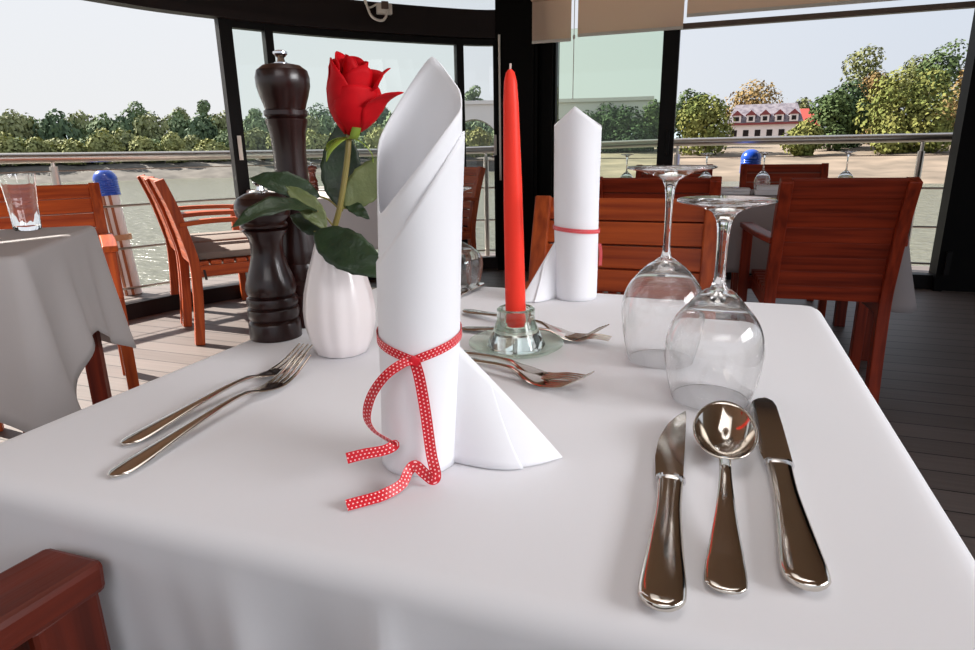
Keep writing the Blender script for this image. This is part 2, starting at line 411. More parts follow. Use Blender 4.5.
MB().box((-0.82, RIGHT_Y - 0.01, 0.99), (0.80, 0.01, 1.76)).build('pane', M['pane_green'], o, smooth=False)
h = MB().box((-0.36, RIGHT_Y - 0.07, 1.02), (0.025, 0.03, 0.18), None, 0.006).build('handle', M['black'], o, smooth=False)

# roller blinds
def blind(x0, x1, z0, z1, label, y=RIGHT_Y - 0.14):
    t = thing('roller_blind', label, 'blind', ((x0 + x1) / 2, y, z1)); w = x1 - x0
    MB().box((0, 0, -0.03), (w, 0.07, 0.07), None, 0.01).build('cassette', M['blind'], t)
    MB().box((0, 0, (z0 - z1) / 2), (w - 0.01, 0.002, z1 - z0)).build('fabric', M['blind'], t, smooth=False)
    hb = MB().box((0, 0, z0 - z1), (w - 0.01, 0.016, 0.022), None, 0.004).build('hem_bar', M['white'], t); hb['label'] = 'pale bottom bar'
    return t
blind(-1.40, -1.09, 1.775, 2.12, 'narrow beige roller blind beside the black column')
b2 = blind(-1.05, -0.29, 1.80, 2.12, 'beige roller blind half down above the green tinted glass')
blind(-0.28, 1.55, 1.875, 2.12, 'long beige roller blind raised above the wide right opening')
tag(MB().tube([(-1.07, 5.0, 2.1), (-1.07, 5.0, 1.35)], 0.003, 6).lathe([(0.0005, 0), (0.009, 0.01), (0.009, 0.03), (0.0005, 0.04)], 8, (-1.07, 5.0, 1.77)).build('blind_cord', M['white']), 'thin pull cord hanging between the two beige blinds', 'cord')

# junction box with a looped cable on the beam
t = thing('junction_box', 'white junction box with looped cable on top of the dark beam', 'electrical box', (-2.33, 4.42, 1.975), R(40))
MB().box((0, 0, 0), (0.11, 0.05, 0.07), None, 0.008).build('box', M['white'], t)
MB().box((0.0, -0.03, 0.02), (0.05, 0.02, 0.05), None, 0.004).build('connector', M['bar'], t)
MB().tube(smooth_path([(-0.05, -0.01, 0.03), (-0.12, -0.03, 0.0), (-0.15, -0.03, 0.08), (-0.15, -0.02, 0.2)]), 0.007, 8).tube(smooth_path([(0.03, -0.03, 0.0), (-0.02, -0.04, -0.08), (-0.1, -0.04, -0.06), (-0.14, -0.04, 0.04)]), 0.009, 8).build('cable', M['white'], t)

# deck railing outside
RAIL = smooth_path([(-4.72, -0.5, 0), (-4.5, 1.4, 0), (-4.08, 3.05, 0), (-3.55, 4.2, 0), (-2.85, 5.1, 0), (-2.1, 5.65, 0), (-1.4, 5.82, 0), (0, 5.86, 0), (2, 5.86, 0), (4.2, 5.86, 0)], 5)
t = thing('deck_railing', 'brushed steel railing with round handrail along the deck edge', 'railing', (0, 0, 0))
MB().tube([p + V((0, 0, 0.985 + 0.045 * min(1, max(0, (p.x + 2.4) / 2)))) for p in RAIL], 0.033, 12).build('handrail', M['brushed'], t)
for z in (0.65, 0.35, 0.06):
    MB().tube([p + V((0, 0, z)) for p in RAIL], 0.009, 6).build('rail_rod', M['brushed'], t)
MB().tube([p + V((0, 0, 0.90)) for p in RAIL], 0.004, 5).build('wire', M['brushed'], t)
for dg in (-70, -53.3, -36.5, -19.6, -3.2, 14.2, 27):
    for a_, b_ in zip(RAIL, RAIL[1:]):
        q0, q1 = math.degrees(math.atan2(a_.x, a_.y)), math.degrees(math.atan2(b_.x, b_.y))
        if q0 <= dg <= q1: p = a_.lerp(b_, (dg - q0) / (q1 - q0))
    MB().tube([p, p + V((0, 0, 0.93))], 0.025, 10).lathe([(0.012, 0.93), (0.012, 1.0)], 8, p).build('post', M['brushed'], t)

def capped_pole(loc, tilt, label, rz=0):
    t = thing('bollard_post', label, 'post', loc, rz)
    t.rotation_euler = (tilt[0], tilt[1], rz)
    MB().lathe([(0.0, 0), (0.062, 0), (0.062, 0.74), (0.0, 0.74)], 20).build('pole', M['polewhite'], t)
    for a in (0.2, 0.9, -0.6, -1.4):
        MB().box((0.064 * math.sin(a), -0.064 * math.cos(a), 0.37), (0.018, 0.012, 0.74), Matrix.Rotation(a, 3, 'Z')).build('batten', M['polebrown'], t, smooth=False)
    MB().lathe([(0.062, 0.40), (0.082, 0.40), (0.082, 0.44), (0.062, 0.44)], 20).build('collar', mat('tan_collar', (188, 142, 106)), t)
    prof = [(0.0, 0.72), (0.078, 0.72)]
    for k in range(6): prof += [(0.078, 0.735 + k * 0.016), (0.075, 0.741 + k * 0.016), (0.078, 0.747 + k * 0.016)]
    prof += [(0.078 * math.cos(a), 0.835 + 0.07 * math.sin(a)) for a in [i * PI / 16 for i in range(0, 8)]] + [(0.0, 0.905)]
    MB().lathe(prof, 24).build('cap', M['blue'], t)
    return t
capped_pole((-4.02, 3.42, 0.0), (0, R(-5.5)), 'post with blue domed cap beside the railing behind the left table')
capped_pole((0.26, 5.66, 0.06), (0, 0), 'post with blue domed cap behind the long table on the right')

# ------------------------------------------------------------------ landscape
def bear(d, dist, z=0): return V((dist * math.sin(R(d)), dist * math.cos(R(d)), z))
def px2b(x):
    tab = [(-100, -61.47), (0, -56.23), (100, -50.17), (200, -43.24), (300, -35.49), (400, -27.09), (500, -18.35), (600, -9.65), (700, -1.39), (800, 6.16), (900, 12.88), (1000, 18.72), (1075, 22.58)]
    return interp(tab, x)
WZ = -1.9
def water_mat():
    m = bpy.data.materials.new('river_water'); m.use_nodes = True
    n, l = m.node_tree.nodes, m.node_tree.links; b = n['Principled BSDF']
    b.inputs['Base Color'].default_value = (*lin((104, 104, 92)), 1); b.inputs['Roughness'].default_value = 0.22; b.inputs['IOR'].default_value = 1.33
    t = n.new('ShaderNodeTexCoord'); mp = n.new('ShaderNodeMapping'); mp.inputs['Scale'].default_value = (1.2, 2.2, 1); mp.inputs['Rotation'].default_value = (0, 0, R(20))
    nz = n.new('ShaderNodeTexNoise'); nz.inputs['Scale'].default_value = 1.3; nz.inputs['Detail'].default_value = 5
    l.new(t.outputs['Object'], mp.inputs[0]); l.new(mp.outputs[0], nz.inputs[0])
    bp = n.new('ShaderNodeBump'); bp.inputs['Strength'].default_value = 0.9; bp.inputs['Distance'].default_value = 0.25
    l.new(nz.outputs['Fac'], bp.inputs['Height']); l.new(bp.outputs[0], b.inputs['Normal'])
    return m
o = MB().add([(-400, -60, WZ), (300, -60, WZ), (300, 400, WZ), (-400, 400, WZ)], [(0, 1, 2, 3)]).build('river', water_mat(), smooth=False)
tag(o, 'wide pale green river around the boat', 'water', kind='stuff')

M['bank'] = mat('sandy_bank', (138, 122, 106), rough=0.95, rgb2=(92, 82, 70), var_scale=0.25, bump=0.6, bump_scale=0.8)
M['rock'] = mat('stony_bank', (108, 102, 94), rough=0.95, rgb2=(66, 62, 56), var_scale=0.5, bump=0.8, bump_scale=1.2)
M['grass'] = mat('bank_meadow', (96, 104, 52), rough=0.95, rgb2=(132, 126, 70), var_scale=0.08)
def bank(name, label, b0, b1, rows, m):
    # rows: (distance, height)
    k = 40
    def fn(u, v):
        i = v * (len(rows) - 1); a = int(min(i, len(rows) - 2)); t_ = i - a
        d = lerp(rows[a][0], rows[a + 1][0], t_); z = lerp(rows[a][1], rows[a + 1][1], t_)
        b = lerp(b0, b1, u)
        d *= 1 + 0.03 * noise.noise(V((b * 0.3, 0, v)))
        return bear(b, d, z + 0.18 * noise.noise(V((b * 1.3, v * 5, 3.1))))
    o = MB().grid(fn, k, len(rows) * 3).build(name, m, thick=0.2, off=-1)
    return struct(o, label, 'ground')
bank('ground_left', 'stony river bank below the trees on the far left shore', -66, -14.5, [(92, -2.4), (95, -1.6), (101, -0.3), (112, 0.3), (160, 0.8)], M['rock'])
bank('ground_right', 'sandy sloping river bank on the right shore', -15, 30, [(57, -2.4), (60, -1.7), (74, -0.7), (90, 0.5), (110, 1.2), (200, 1.6), (300, 1.8)], M['bank'])
o = MB().grid(lambda u, v: bear(lerp(-70, 40, u), lerp(900, 1100, v), -3 + (0 if v in (0,) else (38 + 14 * noise.noise(V((u * 6, 0, 0))) + 5 * noise.noise(V((u * 25, 1, 0)))) * interp([(0, .75), (.2, 1.05), (.45, 0.85), (.7, .7), (1, .8)], u) * v)), 90, 3).build('trim_9', mat('distant_hill', (150, 166, 172), rough=1), thick=2)  # distance haze is put into the ridge's pale blue colour
o.name = 'distant_hill'; struct(o, 'low hazy blue ridge beyond the trees', 'hill')

def leaf_mat(name, a, b):
    m = mat(name, a, rough=0.7, rgb2=b, var_scale=0.35, spec=0.04)
    return m
LM = {'green': leaf_mat('green_foliage', (92, 106, 68), (66, 82, 52)), 'light': leaf_mat('sunny_foliage', (128, 126, 72), (92, 104, 56)), 'olive': leaf_mat('olive_foliage', (122, 122, 82), (86, 94, 62)),
      'autumn': leaf_mat('autumn_foliage', (140, 112, 76), (110, 100, 64)), 'dark': leaf_mat('dark_foliage', (74, 90, 62), (52, 68, 48))}
LM.update({'far_light': leaf_mat('far_sunny_foliage', (158, 158, 104), (126, 134, 92)), 'far_olive': leaf_mat('far_olive_foliage', (148, 150, 110), (118, 126, 94)), 'far_green': leaf_mat('far_green_foliage', (124, 138, 104), (100, 116, 88)), 'far_dark': leaf_mat('far_dark_foliage', (104, 120, 94), (84, 102, 82))})  # paler copies for the left shore, with the haze mixed into their colour
M['trunk'] = mat('bark', (98, 84, 70), rough=0.9)
def crown(seed, h, w, trunk, nl=900, size=0.5, low=False, tall=1.0):
    rnd = random.Random(seed); blobs = []
    nb = 9
    for i in range(nb):
        a = rnd.uniform(0, 2 * PI); q = rnd.uniform(0.1, 0.62) * w / 2
        z = lerp(trunk, h * 0.82, rnd.random()); k = 1 - abs((z - trunk) / (h - trunk) - 0.4) * 0.8
        blobs.append((V((q * math.cos(a), q * math.sin(a), z)), w * 0.30 * k * rnd.uniform(.8, 1.15)))
    blobs.append((V((0, 0, h * 0.86)), w * 0.22)); blobs.append((V((0, 0, (h + trunk) / 2)), w * 0.36))
    mb = MB()
    for i in range(nl):
        c, r = rnd.choice(blobs)
        d = V((rnd.gauss(0, 1), rnd.gauss(0, 1), rnd.gauss(0, 1))).normalized()
        p = c + d * r * rnd.uniform(0.72, 1.06)
        if p.z < 0.1: p.z = 0.1 + rnd.random() * 0.4
        nn = (d + V((rnd.uniform(-1, 1), rnd.uniform(-1, 1), rnd.uniform(-.4, 1))) * 0.7).normalized()
        t1 = nn.orthogonal().normalized(); t2 = nn.cross(t1); ang = rnd.uniform(0, PI)
        e1 = (t1 * math.cos(ang) + t2 * math.sin(ang)) * size * rnd.uniform(.5, 1.1); e2 = (t2 * math.cos(ang) - t1 * math.sin(ang)) * size * rnd.uniform(.4, .8)
        mb.add([p - e1, p - e2 + nn * size * .1, p + e1, p + e2 - nn * size * .1], [(0, 1, 2, 3)])
    me_mb = mb
    tr = MB().tube([(0, 0, -0.6), (0.05, 0, trunk + (h - trunk) * .3), (0, 0.1, h * 0.8)], 0.1, 7, [0.045 * w / 1.6 + .08, 0.03 * w / 1.6 + .06, 0.03])
    return me_mb, tr
def tree(label, lm, loc, seed, h, w, trunk, group=None, nl=900, size=0.5, name='tree', cat='tree'):
    t = thing(name, label, cat, loc, 0, group)
    a, b = crown(seed, h, w, trunk, nl, size)
    a.build('foliage', LM[lm], t, smooth=False, recalc=False); b.build('trunk', M['trunk'], t)
    return t
rnd = random.Random(5)
# far left shore, shrubs along the water
lefts = {}
def shore_bush(i, lm, px, dist, h, w, label, group):
    key = (lm, i % 3)
    if key not in lefts:
        o = tree(label, lm, bear(px2b(px), dist, 0.1), 100 + len(lefts), 4.0, 5.2, 0.3, group, 1500, 0.32, 'bush', 'bush'); lefts[key] = o
    else:
        o = copy_tree(lefts[key]); tag(o, label, 'bush', group)
    o.location = bear(px2b(px), dist, 0.1); o.scale = (w / 5.2, w / 5.2, h / 4.0); o.rotation_euler = (0, 0, rnd.uniform(0, 6))
    return o
xs = list(range(-30, 500, 17))
for i, x in enumerate(xs):
    lm = ['far_light', 'far_olive', 'far_light', 'far_green'][i % 4]
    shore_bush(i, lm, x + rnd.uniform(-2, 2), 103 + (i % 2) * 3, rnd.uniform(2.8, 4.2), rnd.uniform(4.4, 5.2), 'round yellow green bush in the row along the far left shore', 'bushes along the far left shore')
for i, x in enumerate(range(-35, 500, 24)):
    lm = ['far_green', 'far_dark', 'far_olive'][i % 3]
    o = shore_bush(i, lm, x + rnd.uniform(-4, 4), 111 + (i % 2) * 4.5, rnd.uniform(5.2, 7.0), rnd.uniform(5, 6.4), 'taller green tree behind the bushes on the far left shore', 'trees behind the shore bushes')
    o.name = 'tree'; o['category'] = 'tree'
for lb, px, h, w, lm in [('tall feathery tree left of centre on the far shore, above the blue cap', 141, 9.0, 6.2, 'green'), ('tall twin tree further left of the tallest tree near the window jamb', 184, 8.3, 5.0, 'olive'), ('tallest slender tree on the far shore left of the window jamb', 209, 9.8, 4.6, 'green'),
                         ('leafy tree seen between the window jamb and the tall pepper mill', 258, 8.4, 5, 'green'), ('broad dark tree seen between the tall pepper mill and the rose', 322, 8.6, 8, 'dark'), ('dark tree seen between the rose and the tall white napkin', 382, 8.4, 7, 'dark'), ('pointed tree rising behind the white bridge', 476, 12.5, 5, 'green')]:
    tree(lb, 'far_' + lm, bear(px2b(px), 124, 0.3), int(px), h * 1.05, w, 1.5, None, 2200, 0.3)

# white arched bridge
def bridge():
    t = thing('arched_bridge', 'white arched bridge seen between the tall napkin and the red candle', 'bridge', (0, 0, 0))
    d = 97
    def arch(x0, x1, name):
        b0, b1 = px2b(x0), px2b(x1); mb = MB(); k = 24; top = 7.6
        P = []
        for i in range(k + 1):
            u = i / k; b = lerp(b0, b1, u); zz = -0.5 + 6.0 * math.sin(PI * min(max((u - 0.06) / 0.88, 0), 1)) ** 0.55
            P.append((bear(b, d, zz), bear(b, d, top), bear(b, d + 5, zz), bear(b, d + 5, top)))
        for a, b in zip(P, P[1:]):
            mb.add([a[0], b[0], b[1], a[1], a[2], b[2], b[3], a[3]], [(0, 1, 2, 3), (7, 6, 5, 4), (3, 2, 6, 7), (4, 5, 1, 0)])
        mb.build(name, M['polewhite'], t, smooth=False)
    arch(436, 513, 'arch'); arch(513, 590, 'arch'); arch(590, 652, 'arch')
    MB().sweep([bear(lerp(px2b(436), px2b(652), i / 10), d + 2.5, 7.8) for i in range(11)], rect(5.6, 0.5)).build('deck', M['polewhite'], t, smooth=False)
bridge()
# trees of the right half
TR = [('dark tree behind the green tinted glass beside the second napkin', 606, 96, 6.4, 7, 'dark'), ('dark broad tree behind the middle of the green tinted glass', 628, 92, 5.4, 8, 'dark'), ('dark tree behind the right part of the green tinted glass', 652, 94, 6.8, 6, 'green'), ('slim tree behind the top of the second napkin', 566, 100, 7.4, 5, 'green'), ('dark tree hidden low behind the second napkin', 588, 92, 4.8, 8, 'dark'),
      ('dark green tree just right of the black window post', 686, 98, 8.2, 7.0, 'green'), ('sunlit yellow green round tree left of the house', 706, 84, 6.6, 8.6, 'light'), ('autumn coloured treetops behind the dormer house', 752, 240, 18, 30, 'autumn'), ('small tree right behind the red roofed house', 798, 230, 14, 12, 'olive'),
      ('round green tree right of the red roofed house', 830, 88, 6.9, 7.0, 'green'), ('low sunlit bush in front of the round green tree', 803, 82, 3.6, 4.4, 'light'), ('dark tree between the round green tree and the big yellow one', 846, 92, 8.0, 7.5, 'dark'), ('tall tree with sparse reddish crown above the dark tree', 858, 110, 14.2, 9, 'olive'), ('autumn orange tree below the tall sparse crown', 868, 104, 10.0, 6.5, 'autumn'),
      ('big sunlit yellow green tree right of centre in the right opening', 893, 84, 8.6, 9.0, 'light'), ('big sunlit tree with lower crown beside the black jamb', 921, 84, 8.2, 8.6, 'light'), ('tall dark green tree behind the big sunlit trees', 938, 100, 12.6, 9.5, 'green'), ('pale tree at the edge of the right opening', 962, 92, 9.0, 7, 'autumn'), ('tree right of the opening behind the black wall', 985, 92, 9.0, 7, 'olive'), ('olive tree rising behind the big sunlit trees', 905, 108, 12.0, 8, 'olive')]
for i, (lb, px, d, h, w, lm) in enumerate(TR):
    z = interp([(60, -1.7), (74, -.7), (90, 0.5), (110, 1.2), (250, 1.6)], d) - 0.05
    tree(lb, lm, bear(px2b(px), d, z), 300 + i, h * 0.94, w, h * 0.12, None, 3200, 0.27 * max(1, d / 100))

# houses
def house():
    c = bear(px2b(763), 180, 0.6); t = thing('dormer_house', 'white house with grey tiled dormer roof beyond the right bank', 'house', c, -R(px2b(757)))
    w = 16.6
    MB().box((0, 0, 3.0), (w, 9, 6.0)).build('wall', M['polewhite'], t, smooth=False)
    rf = MB().add([(-w / 2 - .4, -5, 5.8), (w / 2 + .4, -5, 5.8), (w / 2 - 1.2, 0, 10.6), (-w / 2 + 1.2, 0, 10.6), (-w / 2 - .4, 5, 5.8), (w / 2 + .4, 5, 5.8)], [(0, 1, 2, 3), (5, 4, 3, 2), (1, 5, 2), (4, 0, 3), (0, 4, 5, 1)])
    rf.build('roof', mat('grey_roof_tiles', (140, 134, 140), rough=0.8, rgb2=(96, 90, 100), var_scale=1.2), t, smooth=False)
    MB().box((0, -5.0, 5.75), (w + 0.8, 0.4, 0.5)).build('cornice', mat('red_cornice', (132, 54, 54)), t, smooth=False)
    for i in range(5):
        x = -6.4 + i * 3.2
        d = MB().box((x, -4.4, 7.0), (1.9, 1.4, 1.7)).build('dormer', M['polewhite'], t, smooth=False)
        MB().add([(x - 1.3, -5.3, 7.8), (x + 1.3, -5.3, 7.8), (x, -5.3, 9.0), (x - 1.3, -2.5, 7.8), (x + 1.3, -2.5, 7.8), (x, -2.5, 9.0)], [(0, 1, 2), (5, 4, 3), (0, 2, 5, 3), (1, 4, 5, 2), (0, 3, 4, 1)]).build('dormer_roof', mat('dormer_roof_red', (124, 50, 52)), d, smooth=False)
        MB().box((x, -5.12, 6.95), (1.0, 0.1, 1.0)).build('window', M['beam'], d, smooth=False)
    for i in range(6):
        MB().box((-6.8 + i * 2.7, -4.52, 3.6), (1.3, 0.1, 1.5)).build('window', M['beam'], t, smooth=False)
    c = bear(px2b(797), 190, 1.0); t = thing('red_roofed_house', 'low house with red roof right of the dormer house', 'house', c, -R(px2b(797)))
    MB().box((0, 0, 2.5), (9, 8, 5)).build('wall', M['polewhite'], t, smooth=False)
    MB().add([(-5, -4.5, 4.8), (5, -4.5, 4.8), (5, 0, 9.2), (-5, 0, 9.2), (-5, 4.5, 4.8), (5, 4.5, 4.8)], [(0, 1, 2, 3), (5, 4, 3, 2), (1, 5, 2), (4, 0, 3), (0, 4, 5, 1)]).build('roof', mat('red_roof_tiles', (168, 66, 58), rough=0.8), t, smooth=False)
house()

# ------------------------------------------------------------------ furniture
def armchair(label, loc, rz, group=None, wood_='teak', pitch_=0.0565, arm_z=0.65, width=0.50, back_z=0.87, solid=False, name='armchair', arm_out=0.004, arm_y=0.26, leg_y=0.215, leg_w=0.042):
    X, Y, Z = M[wood_ + '_x'], M[wood_ + '_y'], M[wood_ + '_z']
    t = thing(name, label, 'chair', loc, R(rz), group)
    hx = width / 2 - 0.022
    prof = [(-0.235, 0.0), (-0.215, 0.2), (-0.205, 0.42), (-0.225, 0.55), (-0.265, 0.72), (-0.315, back_z)]
    def yb(z): return interp([(b, a) for a, b in prof], z)
    for s in (-1, 1):
        pth = smooth_path([(s * hx, y, z) for y, z in prof], 4)
        MB().sweep(pth, rect(0.048, 0.042), up=(1, 0, 0)).build('back_leg', Z, t, smooth=False, bev=0.004)
        MB().sweep([(s * (hx + arm_out), leg_y, 0), (s * (hx + arm_out), leg_y - .003, 0.3), (s * (hx + arm_out), leg_y - .006, arm_z - 0.012)], rect(leg_w, leg_w), up=(1, 0, 0)).build('front_leg', Z, t, smooth=False, bev=0.004)
        ap = smooth_path([(s * (hx + .004), yb(arm_z) - 0.005, arm_z - 0.005), (s * (hx + .004 + arm_out * .8), -0.1, arm_z + 0.006), (s * (hx + .004 + arm_out), 0.1, arm_z + 0.004), (s * (hx + .002 + arm_out), arm_y, arm_z - 0.004)], 4)
        MB().sweep(ap, rect(0.054, 0.024)).build('armrest', Y, t, smooth=False, bev=0.005)
        MB().box((s * hx, 0.0, 0.395), (0.03, 0.40, 0.06), None, 0.004).build('side_rail', Y, t, smooth=False)
    MB().box((0, 0.21, 0.395), (2 * hx - 0.03 + 2 * arm_out, 0.028, 0.06), None, 0.004).build('front_rail', X, t, smooth=False)
    st = MB()
    for k in range(7): st.box((0, -0.165 + k * 0.064, 0.437), (2 * hx + 0.03, 0.056, 0.022), None, 0.004)
    st.build('seat', X, t, smooth=False)
    bk = MB(); z = back_z - 0.001; w = 2 * hx - 0.035
    while z - pitch_ > 0.40:
        z1 = z - pitch_ + (0.0006 if solid else 0.004); zc = (z + z1) / 2
        a = math.atan2(yb(z1) - yb(z), z - z1)
        bk.box((0, yb(zc) + 0.004, zc), (w, 0.02, (z - z1) / math.cos(a)), Matrix.Rotation(a, 3, 'X'), 0.002)
        z -= pitch_
    bk.build('backrest', X, t, smooth=False)
    if solid:
        MB().box((0, yb(back_z - 0.05) - 0.009, back_z - 0.03), (w + 0.0, 0.02, 0.07), Matrix.Rotation(0.3, 3, 'X'), 0.003).build('top_rail', X, t, smooth=False)
    return t

def cushion(label, chair, group=None):
    t = thing('seat_cushion', label, 'cushion', chair.matrix_world.to_translation() if False else chair.location + V((0, 0, 0.449)), chair.rotation_euler.z, group)
    MB().box((0, 0.02, 0.022), (0.43, 0.43, 0.042), None, 0.018).build('pad', M['cushion'], t)
    for s in (-1, 1):
        MB().sweep(smooth_path([(s * 0.19, -0.19, 0.02), (s * 0.235, -0.17, -0.02), (s * 0.245, -0.16, -0.10)]), rect(0.012, 0.004), up=(1, 0, 0)).build('tie', M['tie'], t)
    return t

# chairs left of the picture
c1 = armchair('teak armchair seen from the side, nearer of the two at the sunny left window', (-2.74 + 0.62 * 0.235 + .0, 2.675 + 0.79 * 0.235, 0), -38, group='armchairs at the sunny left window')
c2 = copy_tree(c1); c2.location = (-3.16 + 0.62 * 0.235, 3.0 + 0.79 * 0.235, 0)
c2['label'] = 'teak armchair further back of the two at the left window, partly covered'
cushion('brown seat cushion on the nearer side-on teak armchair at the left window', c1)
cushion('brown seat cushion on the further side-on teak armchair at the left window', c2)
cL = armchair('teak armchair with slatted back behind the left table with the tumbler', (-2.50, 1.74, 0), -128, pitch_=0.062)
# chair opposite at our table
cM = armchair('teak armchair with horizontal slats facing us across the white table', (-0.205, 1.30, 0), 180, back_z=0.865, width=0.46)
# right
cR = armchair('dark red wooden armchair seen from behind on the right side', (0.415, 2.83, 0), 4, wood_='red', solid=True, width=0.44, arm_out=0.05)
c5 = armchair('dark wooden armchair behind the slatted one, half hidden by the second napkin', (-0.22, 2.93, 0), -1, wood_='red', width=0.50)
c6 = armchair('dark armchair at the far side of the long table, left of the blue capped post', (-0.27, 4.25, 0), 180, wood_='red', width=0.5)
c7 = armchair('dark armchair at the far side of the long table, right of the blue capped post', (0.41, 4.28, 0), 180, wood_='red', width=0.52)
cC = armchair('sunlit teak armchair between the tall napkin and the candle', (-1.96, 4.26, 0), 150, pitch_=0.06)
cF = armchair('reddish wooden armchair whose arm end touches the cloth at bottom left', (-0.626, 0.009, 0), 0, wood_='dim', arm_z=0.712, width=0.48, arm_y=0.252, leg_y=0.231, leg_w=0.048)

def table(label, loc, rz, sx, sy, top=0.742, leg=0.055, group=None):
    t = thing('dining_table', label, 'table', loc, R(rz), group)
    MB().box((0, 0, top - 0.015), (sx, sy, 0.028), None, 0.005).build('tabletop', M['mahog_x'], t, smooth=False)
    for a in (-1, 1):
        for b in (-1, 1):
            MB().box((a * (sx / 2 - 0.05), b * (sy / 2 - 0.05), (top - 0.03) / 2), (leg, leg, top - 0.03), None, 0.004).build('leg', M['mahog_z'], t, smooth=False)
    MB().box((0, sy / 2 - 0.05, top - 0.07), (sx - 0.16, 0.02, 0.08)).box((0, -sy / 2 + 0.05, top - 0.07), (sx - 0.16, 0.02, 0.08)).box((sx / 2 - 0.05, 0, top - 0.07), (0.02, sy - 0.16, 0.08)).box((-sx / 2 + 0.05, 0, top - 0.07), (0.02, sy - 0.16, 0.08)).build('apron', M['mahog_x'], t, smooth=False)
    return t

def tablecloth(label, loc, rz, sx, sy, drop, m, top=0.75, rad=0.018, flare=0.05, cflare=0.14, rip=0.013, seed=1, corner=0.42, freq=26, csig=0.13, folds=()):
    rn = random.Random(seed); hx, hy = sx / 2, sy / 2; cr_ = max(0.02, rad * 1.75)
    # perimeter samples
    per = []; N = 34 if not folds else 110
    def side(p0, p1, nrm, k):
        for i in range(k):
            t_ = i / k; per.append((p0.lerp(p1, t_), nrm))
    cs = [(hx - cr_, -hy + cr_, -90), (hx - cr_, hy - cr_, 0), (-hx + cr_, hy - cr_, 90), (-hx + cr_, -hy + cr_, 180)]
    pts = []
    for q, (cx, cy, a0) in enumerate(cs):
        for i in range(9):
            a = R(a0 + 90 * i / 8); nrm = V((math.cos(a), math.sin(a), 0))
            pts.append((V((cx, cy, 0)) + nrm * cr_, nrm))
        nx = cs[(q + 1) % 4]; a = R(a0 + 90); nrm = V((math.cos(a), math.sin(a), 0))
        p0 = V((cx, cy, 0)) + nrm * cr_; p1 = V((nx[0], nx[1], 0)) + nrm * cr_
        for i in range(1, N): pts.append((p0.lerp(p1, i / N), nrm))
    n = len(pts); mb = MB()
    lens = [0]; 
    for i in range(1, n): lens.append(lens[-1] + (pts[i][0] - pts[i - 1][0]).length)
    ph = [rn.uniform(0, 6) for _ in range(4)]
    rows = [('top', 0.0)] + [('arc', k / 5) for k in range(6)] + [('drop', k / 12) for k in range(1, 13)]
    vs = []
    for kind, q in rows:
        for i, (p, nrm) in enumerate(pts):
            dc = min((V((abs(p.x), abs(p.y), 0)) - V((hx, hy, 0))).length, 9)
            cw = math.exp(-(dc / csig) ** 2); cl = max(0, 1 - dc / (drop * 1.05))
            if kind == 'top': vs.append(V((p.x, p.y, 0)) - nrm * rad * 1.6 + V((0, 0, 0)))
            elif kind == 'arc':
                a = q * PI / 2; vs.append(V((p.x, p.y, 0)) - nrm * rad + nrm * rad * math.sin(a) + V((0, 0, rad * math.cos(a) - rad)))
            else:
                L = drop * (1 + corner * cl)
                w = math.sin(lens[i] * freq + ph[0]) * 0.6 + math.sin(lens[i] * freq * 0.53 + ph[1]) * 0.5 + math.sin(lens[i] * freq * 1.9 + ph[2]) * 0.25
                out = flare * q * (0.4 + 0.6 * q) + cflare * cw * q ** 0.8 + rip * w * min(1, q * 1.6) * (1 - 0.4 * cw)
                if nrm.y < -0.9:
                    for fx, fa, fw2 in folds: out += fa * math.exp(-((p.x - fx - 0.05 * q) / fw2) ** 2) * min(1, q * 3.5)
                # fold pulling in next to corner
                out -= 0.05 * math.exp(-((dc - 0.17) / 0.05) ** 2) * q * (cflare / 0.14)
                vs.append(V((p.x, p.y, 0)) + nrm * out + V((0, 0, -rad - (L - rad) * q)))
    fs = []
    for r_ in range(len(rows) - 1):
        for i in range(n):
            k = (i + 1) % n; fs.append((r_ * n + i, (r_ + 1) * n + i, (r_ + 1) * n + k, r_ * n + k))
    for q_ in (0.66, 0.33):
        o_ = len(vs); vs += [V((p.x * q_, p.y * q_, 0)) for p in vs[:n]]
    def strip(a, b):
        return [(a + i, a + (i + 1) % n, b + (i + 1) % n, b + i) for i in range(n)]
    T1 = len(rows) * n; T2 = T1 + n; fs += strip(0, T1) + strip(T1, T2)
    vs.append(V((0, 0, 0))); fs += [(T2 + i, T2 + (i + 1) % n, len(vs) - 1) for i in range(n)]
    mb.add(vs, fs)
    o = mb.build('tablecloth', m, None, thick=0.002, off=-1, angle=60, loc=V((loc[0], loc[1], top)))
    o.rotation_euler = (0, 0, R(rz))
    return tag(o, label, 'tablecloth')

# our table
TX0, TX1, TY0, TY1 = -0.576, 0.168, 0.268, 1.055
TC = ((TX0 + TX1) / 2, (TY0 + TY1) / 2, 0)
table('square dining table under the white cloth in the foreground', TC, 0, TX1 - TX0 - 0.03, TY1 - TY0 - 0.03)
tablecloth('crisp white tablecloth laid for dinner in the foreground', TC, 0, TX1 - TX0, TY1 - TY0, 0.36, M['cloth'], flare=0.004, cflare=0.10, rip=0.011, seed=4, rad=0.018, freq=44, folds=((0.035, 0.020, 0.010), (-0.02, -0.012, 0.03), (0.085, -0.010, 0.022), (-0.075, 0.010, 0.014), (-0.13, -0.008, 0.02), (0.16, 0.012, 0.02), (0.25, 0.010, 0.03)))
# left table
LT = V((-2.155, 1.145, 0))
table('wooden table under the grey cloth at the left edge', LT, -52, 0.72, 0.72)
tablecloth('pale grey tablecloth hanging in folds at the left edge', LT, -52, 0.76, 0.76, 0.31, M['grey_cloth'], seed=7, flare=0.03, cflare=0.03, rip=0.013, freq=24, corner=0.55, csig=0.09)
